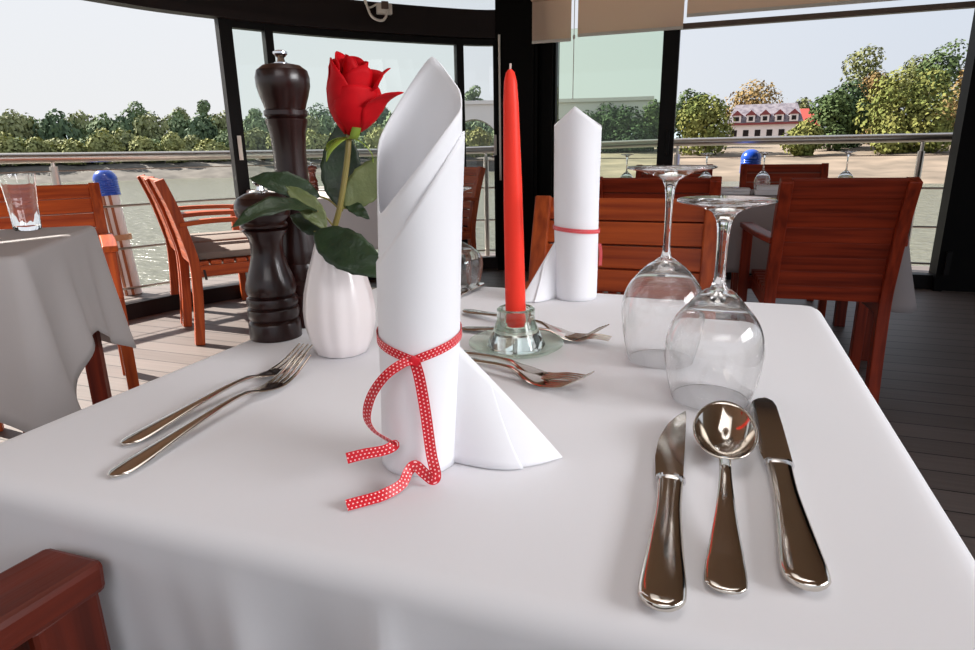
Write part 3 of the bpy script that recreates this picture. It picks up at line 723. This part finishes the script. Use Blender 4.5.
# window table behind the vase
CT = V((-2.36, 3.58, 0))
table('wooden window table behind the vase', CT, 52 - 90, 1.25, 0.74)
tablecloth('pale tablecloth on the window table behind the vase', CT, 52 - 90, 1.29, 0.78, 0.30, M['grey_cloth'], seed=3)
# long table on the right
RT = V((0.02, 3.58, 0))
table('long wooden table behind the dark red chair', RT, 0, 1.50, 0.72)
tablecloth('pale tablecloth on the long table behind the dark red chair', RT, 0, 1.54, 0.76, 0.34, M['shaded_cloth'], seed=9, cflare=0.06)

# ------------------------------------------------------------------ tableware
TZ = 0.7505
def pepper_mill(label, loc, H, rb, kind, name='pepper_mill', m=None, far=False):
    m = m or M['mill']
    t = thing(name, label, 'pepper mill', loc)
    if kind == 'small':
        body = [(0, 0), (1.0, 0), (1.0, .10), (.96, .115), (.90, .125), (.97, .14), (1.0, .17), (.97, .20), (.90, .21), (.97, .225), (.99, .25), (.95, .275), (.86, .285), (.93, .30), (.96, .33), (.93, .37), (.84, .42), (.72, .48), (.62, .55), (.60, .62), (.66, .67), (.80, .705), (.84, .715), (.72, .725), (0, .725)]
        head = [(0, .725), (.70, .725), (.84, .735), (.86, .75), (.80, .765), (.80, .77), (.98, .81), (1.03, .85), (1.0, .885), (.88, .92), (.6, .945), (.25, .955), (0, .955)]
    else:
        body = [(0, 0), (1.05, 0), (1.05, .12), (.97, .13), (1.03, .145), (1.05, .17), (.97, .185), (1.0, .20), (1.02, .23), (.96, .25), (.99, .265), (.95, .30), (.86, .37), (.74, .46), (.66, .56), (.64, .66), (.70, .74), (.80, .775), (.82, .785), (.72, .79), (0, .79)]
        head = [(0, .79), (.74, .79), (.84, .80), (.84, .815), (.76, .82), (.80, .83), (.82, .838), (.92, .865), (1.02, .90), (1.03, .93), (.96, .955), (.72, .972), (.3, .98), (0, .98)]
    MB().lathe([(r * rb, z * H) for r, z in body], 36).build('body', m, t, angle=25)
    MB().lathe([(r * rb, z * H) for r, z in head], 36).build('head', m, t, angle=25)
    z0 = head[-1][1] * H; k = rb
    pr = [(0, z0 - .001), (.26 * k, z0), (.26 * k, z0 + .03 * k), (.16 * k, z0 + .06 * k), (.13 * k, z0 + .2 * k), (.2 * k, z0 + .26 * k), (.27 * k, z0 + .34 * k), (.27 * k, z0 + .42 * k), (.16 * k, z0 + .47 * k), (0, z0 + .48 * k)]
    kn = MB().lathe(pr, 20).build('knob', M['chrome'], t, angle=40); kn['label'] = 'chrome knob'
    return t
pepper_mill('short dark pepper mill at the left edge of the white table', (-0.539, 0.666, TZ), 0.198, 0.0335, 'small')
pepper_mill('tall dark pepper mill standing behind the short one', (-0.543, 0.738, TZ), 0.355, 0.0335, 'tall')
pepper_mill('taller brown pepper mill on the window table behind the rose', (-2.40, 3.66, 0.7505), 0.24, 0.034, 'small', m=M['millfar'])
pepper_mill('shorter brown salt mill beside the taller one on the window table', (-2.49, 3.60, 0.7505), 0.17, 0.034, 'small', name='salt_mill', m=M['millfar'])

# vase with rose
VB = V((-0.414, 0.630, TZ))
t = thing('vase', 'white ribbed teardrop vase beside the pepper mills', 'vase', VB)
pr = [(0.0, 0), (0.026, 0), (0.031, 0.003), (0.037, 0.018), (0.0415, 0.038), (0.042, 0.055), (0.0395, 0.075), (0.0335, 0.098), (0.0268, 0.118), (0.0215, 0.135), (0.0192, 0.147), (0.0180, 0.1485), (0.0168, 0.146), (0.0192, 0.134), (0.0245, 0.116), (0.0312, 0.096), (0.036, 0.070), (0.0, 0.06)]
MB().lathe(pr, 96, ribs=12, amp=0.014).build('body', M['porcelain'], t, angle=50)

t = thing('rose', 'red rose with dark green leaves standing in the white vase', 'flower', VB)
sp_ = smooth_path([(-0.006, 0.0, 0.065), (-0.006, 0.002, 0.128), (0.0075, 0.007, 0.1756), (0.0155, 0.0137, 0.2200), (0.0185, 0.0195, 0.254)], 5)
MB().tube(sp_, 0.003, 10, [0.0034] * len(sp_)).build('stem', M['stem'], t)
RB = V((0.0185, 0.0195, 0.251)); AX = V((0.018, -0.004, 0.080)).normalized()
rq = V((0, 0, 1)).rotation_difference(AX).to_matrix()
def petal(phi, w, prof, H, z0=0.004, top=0.22, curl=0.0, tip=0.0, skew=0.0, nx=13, nv=13):
    def fn(u, v):
        uu = 2 * u - 1
        r = interp(prof, v) + curl * max(0, v - 0.7) ** 2
        ww = w * (0.42 + 0.58 * math.sin(PI / 2 * min(1, v * 1.7)))
        a = phi + uu * ww
        z = z0 + H * v * (1 - top * abs(uu) ** 2.4 * v + skew * uu * v)
        if tip: r += tip * max(0, 1 - abs(uu)) * v ** 2.4
        r += 0.0015 * math.sin(uu * 5 + phi * 3) * v * v
        return RB + rq @ V((r * math.cos(a), r * math.sin(a), z))
    return MB().grid(fn, nx, nv)
base = [(0, .006), (.15, .017), (.35, .026), (.6, .0295), (1, .027)]
def sc(k): return [(a, b * k) for a, b in base]
pets = [(2.9, 1.2, sc(.32), .080, .1, 0, 0, 0), (0.5, 1.5, sc(.42), .079, .15, 0, 0, .05), (4.3, 1.3, sc(.5), .083, .2, 0, 0, 0), (2.2, 1.3, sc(.62), .082, .2, .0, 0, 0),
        (-1.15, 1.1, sc(.74), .070, .25, .0, 0, .25), (3.3, 1.2, sc(.80), .084, .14, .02, 0, .0), (1.2, 1.1, sc(.82), .072, .2, .08, 0, .0), (0.55, .85, sc(.86), .077, .28, .14, 0, 0.0),
        (-0.75, 1.05, sc(1.02), .056, .22, .0, .0, .0), (3.0, 1.05, sc(.97), .076, .18, .02, 0, 0), (4.15, 1.0, sc(1.0), .074, .2, .01, 0, -.15), (2.0, .9, sc(.97), .064, .3, .12, 0, 0), (0.30, .95, sc(1.0), .055, .30, .10, .018, 0.0)]
for a in pets:
    petal(a[0], a[1], a[2], a[3], top=a[4], curl=a[5], tip=a[6], skew=a[7]).build('petal', M['petal'], t, thick=0.0007)
for k in range(5):
    a = 0.6 + k * 1.256
    d0 = rq @ V((math.cos(a), math.sin(a), 0)); tn = rq @ V((-math.sin(a), math.cos(a), 0))
    L = [0.034, 0.03, 0.026, 0.030, 0.05][k]; out = [1, .6, 1, 1, .55][k]; upz = [-.7, .9, -.8, -.9, .95][k]
    pth = [RB + d0 * 0.004, RB + d0 * (0.014) + AX * 0.004 * upz, RB + d0 * (0.018 + .008 * out) + AX * L * .55 * upz, RB + d0 * (0.021 + .008 * out) + AX * L * upz]
    pth = smooth_path(pth, 4); m_ = len(pth)
    mb = MB(); vs = []
    for i, p in enumerate(pth):
        w_ = 0.0052 * math.sin(PI * (0.18 + 0.82 * i / (m_ - 1))) + 0.0002
        vs += [p - tn * w_, p + d0 * 0.0006, p + tn * w_]
    fs = []
    for i in range(m_ - 1): fs += [(i * 3, i * 3 + 1, i * 3 + 4, i * 3 + 3), (i * 3 + 1, i * 3 + 2, i * 3 + 5, i * 3 + 4)]
    mb.add(vs, fs).build('sepal', M['sepal'], t, thick=0.0006)
def rose_leaf(base, tip, width, upv, m, droop=0.0, fold=0.2, stalk=None):
    base, tip, upv = V(base), V(tip), V(upv); ax = tip - base; L = ax.length; ax.normalize()
    sd = ax.cross(upv).normalized(); nn = sd.cross(ax).normalized()
    def fn(u, v):
        uu = 2 * u - 1
        ww = width / 2 * (math.sin(PI * v ** 0.85) ** 0.8 if 0 < v < 1 else 0) * (1 + 0.04 * math.sin(v * 40))
        c = base + ax * L * v + nn * (4 * droop * v * (1 - v))
        return c + sd * ww * uu + nn * (fold * abs(uu) * ww + 0.0012 * math.sin(v * 22 + uu * 3) * abs(uu))
    mb = MB().grid(fn, 9, 19)
    lf = mb.build('leaf', m, t, thick=0.0006)
    if stalk:
        MB().tube(smooth_path([stalk, (V(stalk) + base) / 2 + V((0, 0, .003)), base], 4), 0.0011, 6).build('stalk', M['stem'], lf)
camdir = (EYE - VB).normalized(); cx, cy = camdir.x, camdir.y
vw = V((0.42, -0.75, 0.25)).normalized()
S1 = (0.002, 0.005, 0.158)
rose_leaf((-0.0180, 0.0066, 0.186), (-0.0905, -0.0237, 0.2085), 0.030, (0.25, -0.75, 0.6), M['leaf'], 0.008, 0.1, (0.006, .007, .172))
rose_leaf((-0.0130, -0.0091, 0.171), (-0.0472, -0.1109, 0.163), 0.032, (0.35, -0.25, 0.9), M['leaf'], 0.016, 0.12, (0.0, .004, .15))
rose_leaf((-0.0050, -0.0056, 0.150), (-0.0490, -0.0140, 0.2000), 0.026, (0.75, -0.55, 0.2), M['leaf_l'], 0.006, 0.3, (0.0, .004, .14))
rose_leaf((-0.0020, 0.0253, 0.170), (-0.0075, 0.0442, 0.2700), 0.048, (0.42, -0.85, 0.1), M['leaf'], -0.004, 0.1, (0.008, .01, .17))
rose_leaf((0.0087, 0.0132, 0.172), (0.0550, 0.0524, 0.2330), 0.040, (0.5, -0.8, 0.2), M['leaf_l'], -0.003, 0.12, (0.006, .007, .172))
rose_leaf((0.0060, 0.0200, 0.1800), (0.0380, 0.0188, 0.1600), 0.016, (0.3, -0.7, 0.6), M['leaf'], 0.002, 0.15, (0.006, .007, .172))
rose_leaf((-0.0100, -0.0230, 0.1490), (0.0880, -0.0300, 0.1030), 0.046, (0.35, -0.85, 0.42), M['leaf'], 0.006, 0.08, (-0.004, .002, .14))
rose_leaf((-0.0053, -0.0026, 0.1430), (-0.0560, -0.0023, 0.1650), 0.022, (0.4, -0.8, 0.3), M['leaf'], 0.003, 0.2, (-0.004, .002, .13))

# napkins
def napkin(label, loc, rz, r0_, lean, topf, wing, band, wrap=True):
    t = thing('rolled_napkin', label, 'napkin', loc, rz)
    mb = MB(); n = 56; nv = 40
    def pos(a, z, rr):
        r = rr + 0.008 * z
        return V((r * math.cos(a) + lean * z, r * math.sin(a), z))
    def shell(rr, topfun, a0=0, a1=2 * PI, wrapit=True):
        def fn(u, v):
            a = lerp(a0, a1, u); zt = topfun(a)
            zz = zt * v
            q = max(0, (zz - 0.2) / 0.1)
            wob = 1 + 0.012 * math.sin(3 * a + zz * 30)
            p = pos(a, zz, rr * wob)
            if topf.get('pinch'):
                k = max(0, zz - topf['pinch'][0]) / (topf['H'] - topf['pinch'][0]); 
                p.x = lerp(p.x, topf['tipx'] + lean * zz, 0.55 * k ** 1.5 * topf['pinch'][1])
            return p
        mb.grid(fn, n, nv, wrap=wrapit)
    H = topf['H']
    def topA(a):
        x = math.cos(a); s = math.sin(a)
        dx_ = abs(x - topf['tipx'] / r0_) * r0_; sl_ = topf['sl'] if x < topf['tipx'] / r0_ else topf['sr']
        back = H - sl_ * 0.036 * (dx_ / 0.036) ** topf.get('pw', 1.0)
        front = lerp(topf['fl'], topf['fr'], (x + 1) / 2)
        if topf.get('hood'): front = back - 0.004
        k = 0.5 + 0.5 * math.tanh(s * 5)
        return min(back, lerp(front, back, k))
    shell(r0_, topA)
    if wrap:
        def topB(a):
            x = math.cos(a); return lerp(topf['wl'], topf['wr'], (x + 1) / 2)
        shell(r0_ + 0.0018, topB, PI * 0.85, PI * 2.12, False)
    # wing: folded cloth corner standing out to the side
    s_, tipx, tipy, zt, xr = wing
    for off, ue, ut in ((0.0, 1.0, 1.0), (-0.0035, 0.62, 0.36)):
        def fw_(u, v):
            uu = u * lerp(ue, ut, v)
            z = zt * v * (1 - uu) ** 0.98
            x = lerp(xr, tipx, uu); y = lerp(-0.006, tipy, uu) - 0.016 * math.sin(PI * uu) * (1 - v) + off * (1 - uu * .5) + 0.004 * math.sin(PI * uu) * v
            return V((x, y, z + 0.0006))
        mb.grid(fw_, 26, 12)
    mb.build('cloth', M['napkin'], t, thick=0.0012, angle=70)
    return t
def ribbon(t, pts, width, name='ribbon', k=8, view=(0, -1, 0), fixed=None, twist=None):
    p = smooth_path(pts, k); vs = []; uvs = []; L = 0
    for i, q in enumerate(p):
        if i: L += (q - p[i - 1]).length
        tg = (p[min(i + 1, len(p) - 1)] - p[max(i - 1, 0)]).normalized()
        sd = V(fixed) if fixed else tg.cross(V(view)).normalized()
        if twist: sd = Matrix.Rotation(interp(twist, i / (len(p) - 1)), 3, tg) @ sd
        vs += [q - sd * width / 2, q + sd * width / 2]; uvs.append(L)
    fs = [(2 * i, 2 * i + 1, 2 * i + 3, 2 * i + 2) for i in range(len(p) - 1)]
    o = MB().add(vs, fs).build(name, M['ribbon'], t, recalc=False, thick=0.0003, smooth=False)
    uv = o.data.uv_layers.new(name='UVMap')
    for poly in o.data.polygons:
        for li in poly.loop_indices:
            vi = o.data.loops[li].vertex_index; uv.data[li].uv = (uvs[vi // 2], vi % 2)
    return o

NR = 0.0272
nk = napkin('tall rolled white napkin tied with a dotted red ribbon, standing in the middle foreground', (-0.205, 0.408, TZ), 0.45, NR, 0.042,
            dict(H=0.300, tipx=0.009, sl=1.6, sr=1.7, fl=0.190, fr=0.262, wl=0.158, wr=0.248, pw=1.35, pinch=(0.235, 0.2)), (1, 0.112, -0.016, 0.104, 0.024), 0.1)
def ring(rr, zf, a0, a1, k=40): return [V(((rr + 0.008 * zf(a)) * math.cos(a) + 0.042 * zf(a), (rr + 0.008 * zf(a)) * math.sin(a), zf(a))) for a in [lerp(a0, a1, i / k) for i in range(k + 1)]]
zf = lambda a: 0.092 + 0.016 * abs(math.sin((a - R(262)) / 2)) ** 0.8
rb = ribbon(nk, ring(NR + 0.0038, zf, R(262), R(262 + 360)), 0.0068, 'ribbon', 1, fixed=(0, 0, 1))
kx, ky = 0.0, -0.0335
ribbon(nk, [(kx, ky, 0.094), (-0.008, -0.040, 0.0935), (-0.020, -0.046, 0.087), (-0.030, -0.048, 0.074), (-0.0345, -0.046, 0.058), (-0.031, -0.043, 0.046), (-0.021, -0.040, 0.036), (-0.017, -0.041, 0.033), (-0.024, -0.044, 0.0305), (-0.038, -0.047, 0.030), (-0.050, -0.049, 0.0285)], 0.0080, 'ribbon_tail', twist=[(0, 1.0), (.2, .9), (.35, .7), (.5, .95), (.62, .9), (.72, .2), (.8, 0), (1, .15)])
ribbon(nk, [(kx, ky - .001, 0.093), (0.003, -0.0345, 0.080), (0.006, -0.0345, 0.055), (0.009, -0.037, 0.022), (0.0115, -0.045, 0.009), (0.009, -0.047, 0.006), (0.003, -0.043, 0.010), (-0.003, -0.039, 0.014), (-0.008, -0.041, 0.011), (-0.013, -0.050, 0.006), (-0.026, -0.060, 0.0042), (-0.042, -0.066, 0.0036), (-0.050, -0.069, 0.0036)], 0.0080, 'ribbon_tail', twist=[(0, .3), (.15, 0), (.45, 0), (.58, .5), (.7, -.2), (.85, .8), (1, .9)])
MB().box((kx, ky - 0.0025, 0.0935), (0.0075, 0.004, 0.0062), Matrix.Rotation(0.5, 3, 'Y'), 0.0015).build('ribbon_knot', M['ribbon'], nk)

n2 = napkin('rolled white napkin with thin red ribbon standing at the far side of the table', (-0.203, 1.0, TZ), 0.20, 0.0335, -0.01,
            dict(H=0.300, tipx=-0.004, sl=0.95, sr=0.80, fl=0.2, fr=0.2, wl=0.2, wr=0.2, hood=True), (-1, -0.088, -0.045, 0.100, -0.030), 0.1, wrap=False)
ribbon(n2, [V(((0.0335 + 0.0030 + 0.008 * .1) * math.cos(a) - .001, (0.0335 + 0.0030 + .008 * .1) * math.sin(a), 0.1125 - 0.003 * math.cos(a))) for a in [2 * PI * i / 40 for i in range(41)]], 0.0065, 'ribbon', 1, fixed=(0, 0, 1))
ribbon(n2, [(0.036, -0.012, 0.09), (0.0385, -0.013, 0.075), (0.038, -0.013, 0.055)], 0.005, 'ribbon_tail')

# candle in its glass holder
CP = V((-0.214, 0.700, TZ))
t = thing('candle_holder', 'clear glass candle holder with round saucer under the red candle', 'candle holder', CP)
MB().lathe([(0, 0.0), (0.034, 0.0), (0.050, 0.004), (0.0575, 0.009), (0.0575, 0.0115), (0.050, 0.0075), (0.034, 0.0042), (0, 0.0042)], 48).build('saucer', M['saucer'], t, angle=50)
MB().lathe([(0, 0.0044), (0.034, 0.0044), (0.0355, 0.008), (0.032, 0.016), (0.0265, 0.028), (0.0235, 0.036), (0.0225, 0.039), (0.023, 0.041), (0.023, 0.051), (0.0205, 0.053), (0.0165, 0.052), (0.0148, 0.048), (0.0142, 0.030), (0, 0.029)], 48).build('socket', M['socket'], t, angle=30)
t = thing('candle', 'tall tapered red candle in the glass holder', 'candle', CP + V((0, 0, 0.0295)))
t.rotation_euler = (0, R(-1.1), 0)
MB().lathe([(0, 0), (0.0118, 0), (0.0122, 0.004), (0.0120, 0.05), (0.0110, 0.15), (0.0085, 0.255), (0.0070, 0.278), (0.0048, 0.287), (0.002, 0.290), (0, 0.290)], 28).build('wax', M['wax'], t)
MB().tube([(0, 0, 0.289), (0.0005, 0, 0.296)], 0.0012, 6).build('wick', M['wick'], t)

# wine glasses, turned upside down
def wine_glass(label, loc, H, rim, belly, zb, shoulder, foot, rs=0.0045, group=None, k=0.0011, n=64):
    t = thing('wine_glass', label, 'wine glass', loc, 0, group)
    outer = smooth_path([(rim, 0, 0.0), (lerp(rim, belly, .62), 0, zb * .40), (belly, 0, zb), (belly * .88, 0, lerp(zb, shoulder, .42)), (belly * .55, 0, lerp(zb, shoulder, .76)), (rs * 2.6, 0, lerp(zb, shoulder, .955)), (rs * 1.5, 0, shoulder)], 6)
    outer = [(p.x, p.z) for p in outer]
    inner = smooth_path([(rim - k, 0, 0.0), (lerp(rim, belly, .62) - k, 0, zb * .40), (belly - k, 0, zb), (belly * .88 - k, 0, lerp(zb, shoulder, .41)), (belly * .53 - k, 0, lerp(zb, shoulder, .72)), (0.0001, 0, lerp(zb, shoulder, .88))], 6)
    inner = [(p.x, p.z) for p in inner]
    # outer upwards (outside on the right), inner closes downwards
    prof = list(reversed(inner)) + outer
    MB().lathe(prof, n).build('bowl', M['bowl'], t, recalc=False, angle=60)
    zf_ = H
    stem = smooth_path([(rs * 1.5, 0, shoulder), (rs * .95, 0, lerp(shoulder, zf_, .12)), (rs * .9, 0, lerp(shoulder, zf_, .5)), (rs * 1.2, 0, lerp(shoulder, zf_, .74)), (rs * 2.0, 0, lerp(shoulder, zf_, .85))], 5)
    MB().lathe([(p.x, p.z) for p in stem], n).build('stem', M['glass'], t, recalc=False, angle=60)
    ft = smooth_path([(rs * 2.0, 0, lerp(shoulder, zf_, .85)), (foot * .5, 0, zf_ - 0.0075), (foot * .94, 0, zf_ - 0.0032), (foot, 0, zf_ - 0.0016), (foot * .97, 0, zf_)], 5)
    MB().lathe([(p.x, p.z) for p in ft] + [(0.0001, zf_)], n).build('foot', M['glass'], t, recalc=False, angle=60)
    return t
wine_glass('large upturned wine glass nearest the spoon on the right', (0.0105, 0.608, TZ), 0.190, 0.036, 0.0450, 0.050, 0.108, 0.0425, 0.0055)
wine_glass('upturned wine glass with thin stem behind the nearest glass', (-0.045, 0.714, TZ), 0.216, 0.036, 0.0455, 0.060, 0.118, 0.0465, 0.0042)
wine_glass('upturned wine glass half hidden behind the tall napkin', (-0.425, 1.015, TZ), 0.175, 0.042, 0.052, 0.045, 0.085, 0.035, 0.0045)
for lb, x, y in [('small upturned glass on the long table left of the blue capped post', -0.05, 3.62), ('small upturned glass on the long table below the blue capped post', 0.235, 3.70), ('small upturned glass on the long table behind the dark red chair', 0.62, 3.68), ('small upturned glass at the left end of the long table', -0.47, 3.66)]:
    wine_glass(lb, (x, y, TZ), 0.205, 0.032, 0.040, 0.055, 0.11, 0.036, 0.004, n=24)
# plates or folded napkins on the long table
for lb, x, y, s_ in [('folded white napkin on the long table left of the post', 0.09, 3.52, (0.16, 0.12, 0.03)), ('folded white napkin on the long table beside the dark red chair', 0.26, 3.50, (0.14, 0.12, 0.045))]:
    mb = MB(); mb.box((0, 0, s_[2] * .25), (s_[0], s_[1], s_[2] * .5), None, 0.006).box((0.006, 0.004, s_[2] * .75), (s_[0] * .94, s_[1] * .93, s_[2] * .5), None, 0.006)
    tag(mb.build('folded_napkin', M['napkin'], loc=V((x, y, TZ + 0.0005))), lb, 'napkin')
pepper_mill('small dark salt shaker under the left small glass on the long table', (0.0, 3.45, TZ), 0.07, 0.018, 'small', name='salt_shaker', m=M['millfar'])

# tumbler on the left table
t = thing('tumbler', 'clear faceted drinking tumbler on the left table', 'drinking glass', (-2.19, 1.50, TZ))
TS = 1.42
out = [(0.0001, 0.0), (0.030, 0.0), (0.034, 0.004), (0.0365, 0.06), (0.038, 0.068), (0.0385, 0.075), (0.043, 0.120)]
inn = [(0.0415, 0.120), (0.037, 0.075), (0.035, 0.06), (0.0315, 0.012), (0.0001, 0.010)]
MB().lathe([(r_ * 1.2, z_ * TS * 1.08) for r_, z_ in out + inn], 60, ribs=10, amp=0.025).build('body', M['glass'], t, recalc=False, angle=50)

# cutlery
def place(t, a, b):
    a, b = V(a), V(b); d = b - a; t.location = a; t.rotation_euler = (0, 0, math.atan2(d.y, d.x) - PI / 2)
def rnd_end2(y): return max(0.08, math.sqrt(max(0, 1 - (1 - min(y / .045, 1)) ** 2)))
def fork(label, a, b, L=None, group=None, lift=0.020):
    t = thing('fork', label, 'fork', (0, 0, 0), 0, group); d = (V(b) - V(a)); L = L or V((d.x, d.y)).length
    place(t, a, b)
    zt = [(0, .003), (.1, .004), (.35, .009), (.50, .0115), (.60, .0115), (.68, .0075), (.76, .0042), (.82, .0048), (.9, .0095), (1, lift)]
    zt = smt(zt)
    wt = [(0, .0088), (.05, .0100), (.12, .0098), (.3, .0062), (.5, .0036), (.62, .0036), (.66, .006), (.70, .0105), (.74, .0120), (.80, .0125)]
    wt = smt(wt)
    tt = [(0, .0014), (.1, .0019), (.4, .0022), (.62, .0018), (.70, .0012), (.80, .0010)]
    ys = [(i / 60) ** 1.5 * .66 for i in range(61)]
    MB().sweep([(0, y * L, interp(zt, y)) for y in ys], oval(14), scales=[(interp(wt, y) * (rnd_end2(y)), interp(tt, y)) for y in ys]).build('handle', M['steel'], t, angle=75)
    ys = [.655 + i / 14 * .15 for i in range(15)]
    mb = MB().sweep([(0, y * L, interp(zt, y)) for y in ys], oval(14), scales=[(interp(wt, y), interp(tt, y)) for y in ys])
    for k in range(4):
        x = -0.0096 + k * 0.0064; yy = [.795 + i / 8 * .205 for i in range(9)]
        mb.sweep([(x * lerp(1, .94, (y - .795) / .205), y * L, interp(zt, y)) for y in yy], oval(8), scales=[(lerp(.0026, .0011, (y - .795) / .205), lerp(.0011, .0008, (y - .795) / .205)) for y in yy])
    mb.build('head', M['steel'], t, angle=60)
    return t
def rnd_end(y, r): return max(0.06, math.sqrt(max(0, 1 - (1 - min(y / r, 1)) ** 2)))
def spoon(label, a, b, bw=0.0238, bl=0.088):
    t = thing('soup_spoon', label, 'spoon', (0, 0, 0)); L = V(((V(b) - V(a)).x, (V(b) - V(a)).y)).length; place(t, a, b)
    hl = L - bl; zt = [(0, .003), (.2, .005), (.6, .013), (.85, .016), (1, .0135)]
    wt = smt([(0, .0105), (.05, .0112), (.12, .0113), (.25, .0098), (.5, .0064), (.8, .0042), (1, .0045)])
    ys = [(i / 60) ** 1.6 for i in range(61)]
    MB().sweep([(0, y * (hl + .004), interp(zt, y)) for y in ys], oval(14), scales=[(interp(wt, y) * rnd_end(y, .05), interp([(0, .0015), (.2, .0022), (.8, .0024), (1, .0016)], y) * rnd_end(y, .012)) for y in ys]).build('handle', M['steel'], t, angle=75)
    cy_, dep, tilt = hl + bl / 2, 0.016, 0.12
    def fn(u, v):
        a_ = 2 * PI * u; r = v
        egg = 1 - 0.05 * math.sin(a_)
        x = bw * r * math.cos(a_) * egg; y = bl / 2 * r * math.sin(a_); z = -dep * (1 - r ** 2.2)
        return V((x, cy_ + y, 0.0205 + z + y * tilt))
    MB().grid(fn, 48, 18, wrap=True).build('bowl', M['steel'], t, thick=0.0013, angle=80, off=0)
    return t
def knife(label, a, b, curved=False):
    t = thing('table_knife', label, 'knife', (0, 0, 0)); L = V(((V(b) - V(a)).x, (V(b) - V(a)).y)).length; place(t, a, b)
    hl = L * 0.51; ys = [(i / 60) ** 1.6 for i in range(61)]
    wt = smt([(0, .0112), (.07, .0124), (.16, .0126), (.4, .0106), (.7, .0084), (.93, .0086), (1, .0092)])
    MB().sweep([(0, y * hl, 0.0055 + .001 * y) for y in ys], oval(16), scales=[(interp(wt, y) * rnd_end(y, .075), interp([(0, .003), (.05, .0036), (.3, .0038), (1, .0034)], y) * rnd_end(y, .02)) for y in ys]).build('handle', M['steel'], t, angle=75)
    MB().sweep([(0, hl - .0005, .0065), (0, hl + .0025, .0065)], oval(16), scales=[(.0105, .0048)] * 2).build('bolster', M['chrome'], t, angle=60)
    bl = L - hl - 0.002; k = 30; vs = []
    left = [(0, -.0095), (.1, -.0115), (.5, -.0135), (.8, -.0130), (.92, -.0095), (.98, -.004), (1, 0.001)] if not curved else [(0, -.0105), (.25, -.0125), (.5, -.0118), (.75, -.006), (.9, .001), (1, .0075)]
    right = [(0, .0095), (.5, .0100), (.85, .0098), (.94, .008), (.985, .004), (1, .0015)] if not curved else [(0, .0085), (.5, .0090), (.9, .0092), (1, .0085)]
    for i in range(k + 1):
        u = i / k; u2 = 1 - (1 - u) ** 1.6; y = hl + .0025 + bl * u2; l_, r_ = interp(left, u2), interp(right, u2); th = lerp(.0016, .0008, u2)
        vs += [V((l_, y, .0058)), V((l_, y, .0058 + .0006)), V((r_, y, .0058 + th * 1.4)), V((r_, y, .0058 - th * .2))]
    fs = [(0, 1, 2, 3), tuple(4 * k + q for q in (3, 2, 1, 0))]
    for i in range(k):
        for q in range(4): fs.append((4 * i + q, 4 * i + (q + 1) % 4, 4 * i + 4 + (q + 1) % 4, 4 * i + 4 + q))
    MB().add(vs, fs).build('blade', M['steel'], t, smooth=True, angle=30)
    return t
Z = TZ - 0.0002
fork('silver fork further left of the two on the left side of the tall napkin', (-0.451, 0.349, Z), (-0.437, 0.590, Z))
fork('silver fork nearest the viewer, left of the tall napkin', (-0.4125, 0.305, Z), (-0.4165, 0.556, Z))
fork('fork in front of the candle holder with tines raised to the right', (-0.326, 0.648, Z), (-0.101, 0.574, Z), lift=0.024)
fork('fork lying just behind the one in front of the candle holder', (-0.33, 0.672, Z), (-0.112, 0.594, Z), lift=0.012)
fork('fork slanting behind the candle holder with its head on the other fork', (-0.3414, 0.8498, Z + 0.002), (-0.1135, 0.737, Z + 0.002), lift=0.026)
fork('short fork pointing right behind the candle holder, under the slanting one', (-0.31, 0.762, Z), (-0.108, 0.752, Z), lift=0.008)
knife('table knife with curved blade left of the soup spoon', (-0.010, 0.286, Z), (-0.018, 0.550, Z), curved=True)
knife('table knife with straight round ended blade right of the soup spoon', (0.064, 0.327, Z), (0.0575, 0.606, Z))
spoon('round bowled soup spoon between the two knives', (0.022, 0.313, Z), (0.022, 0.537, Z))
knife('table knife lying behind the tall napkin by the upturned glass', (-0.392, 0.90, Z), (-0.383, 1.04, Z))
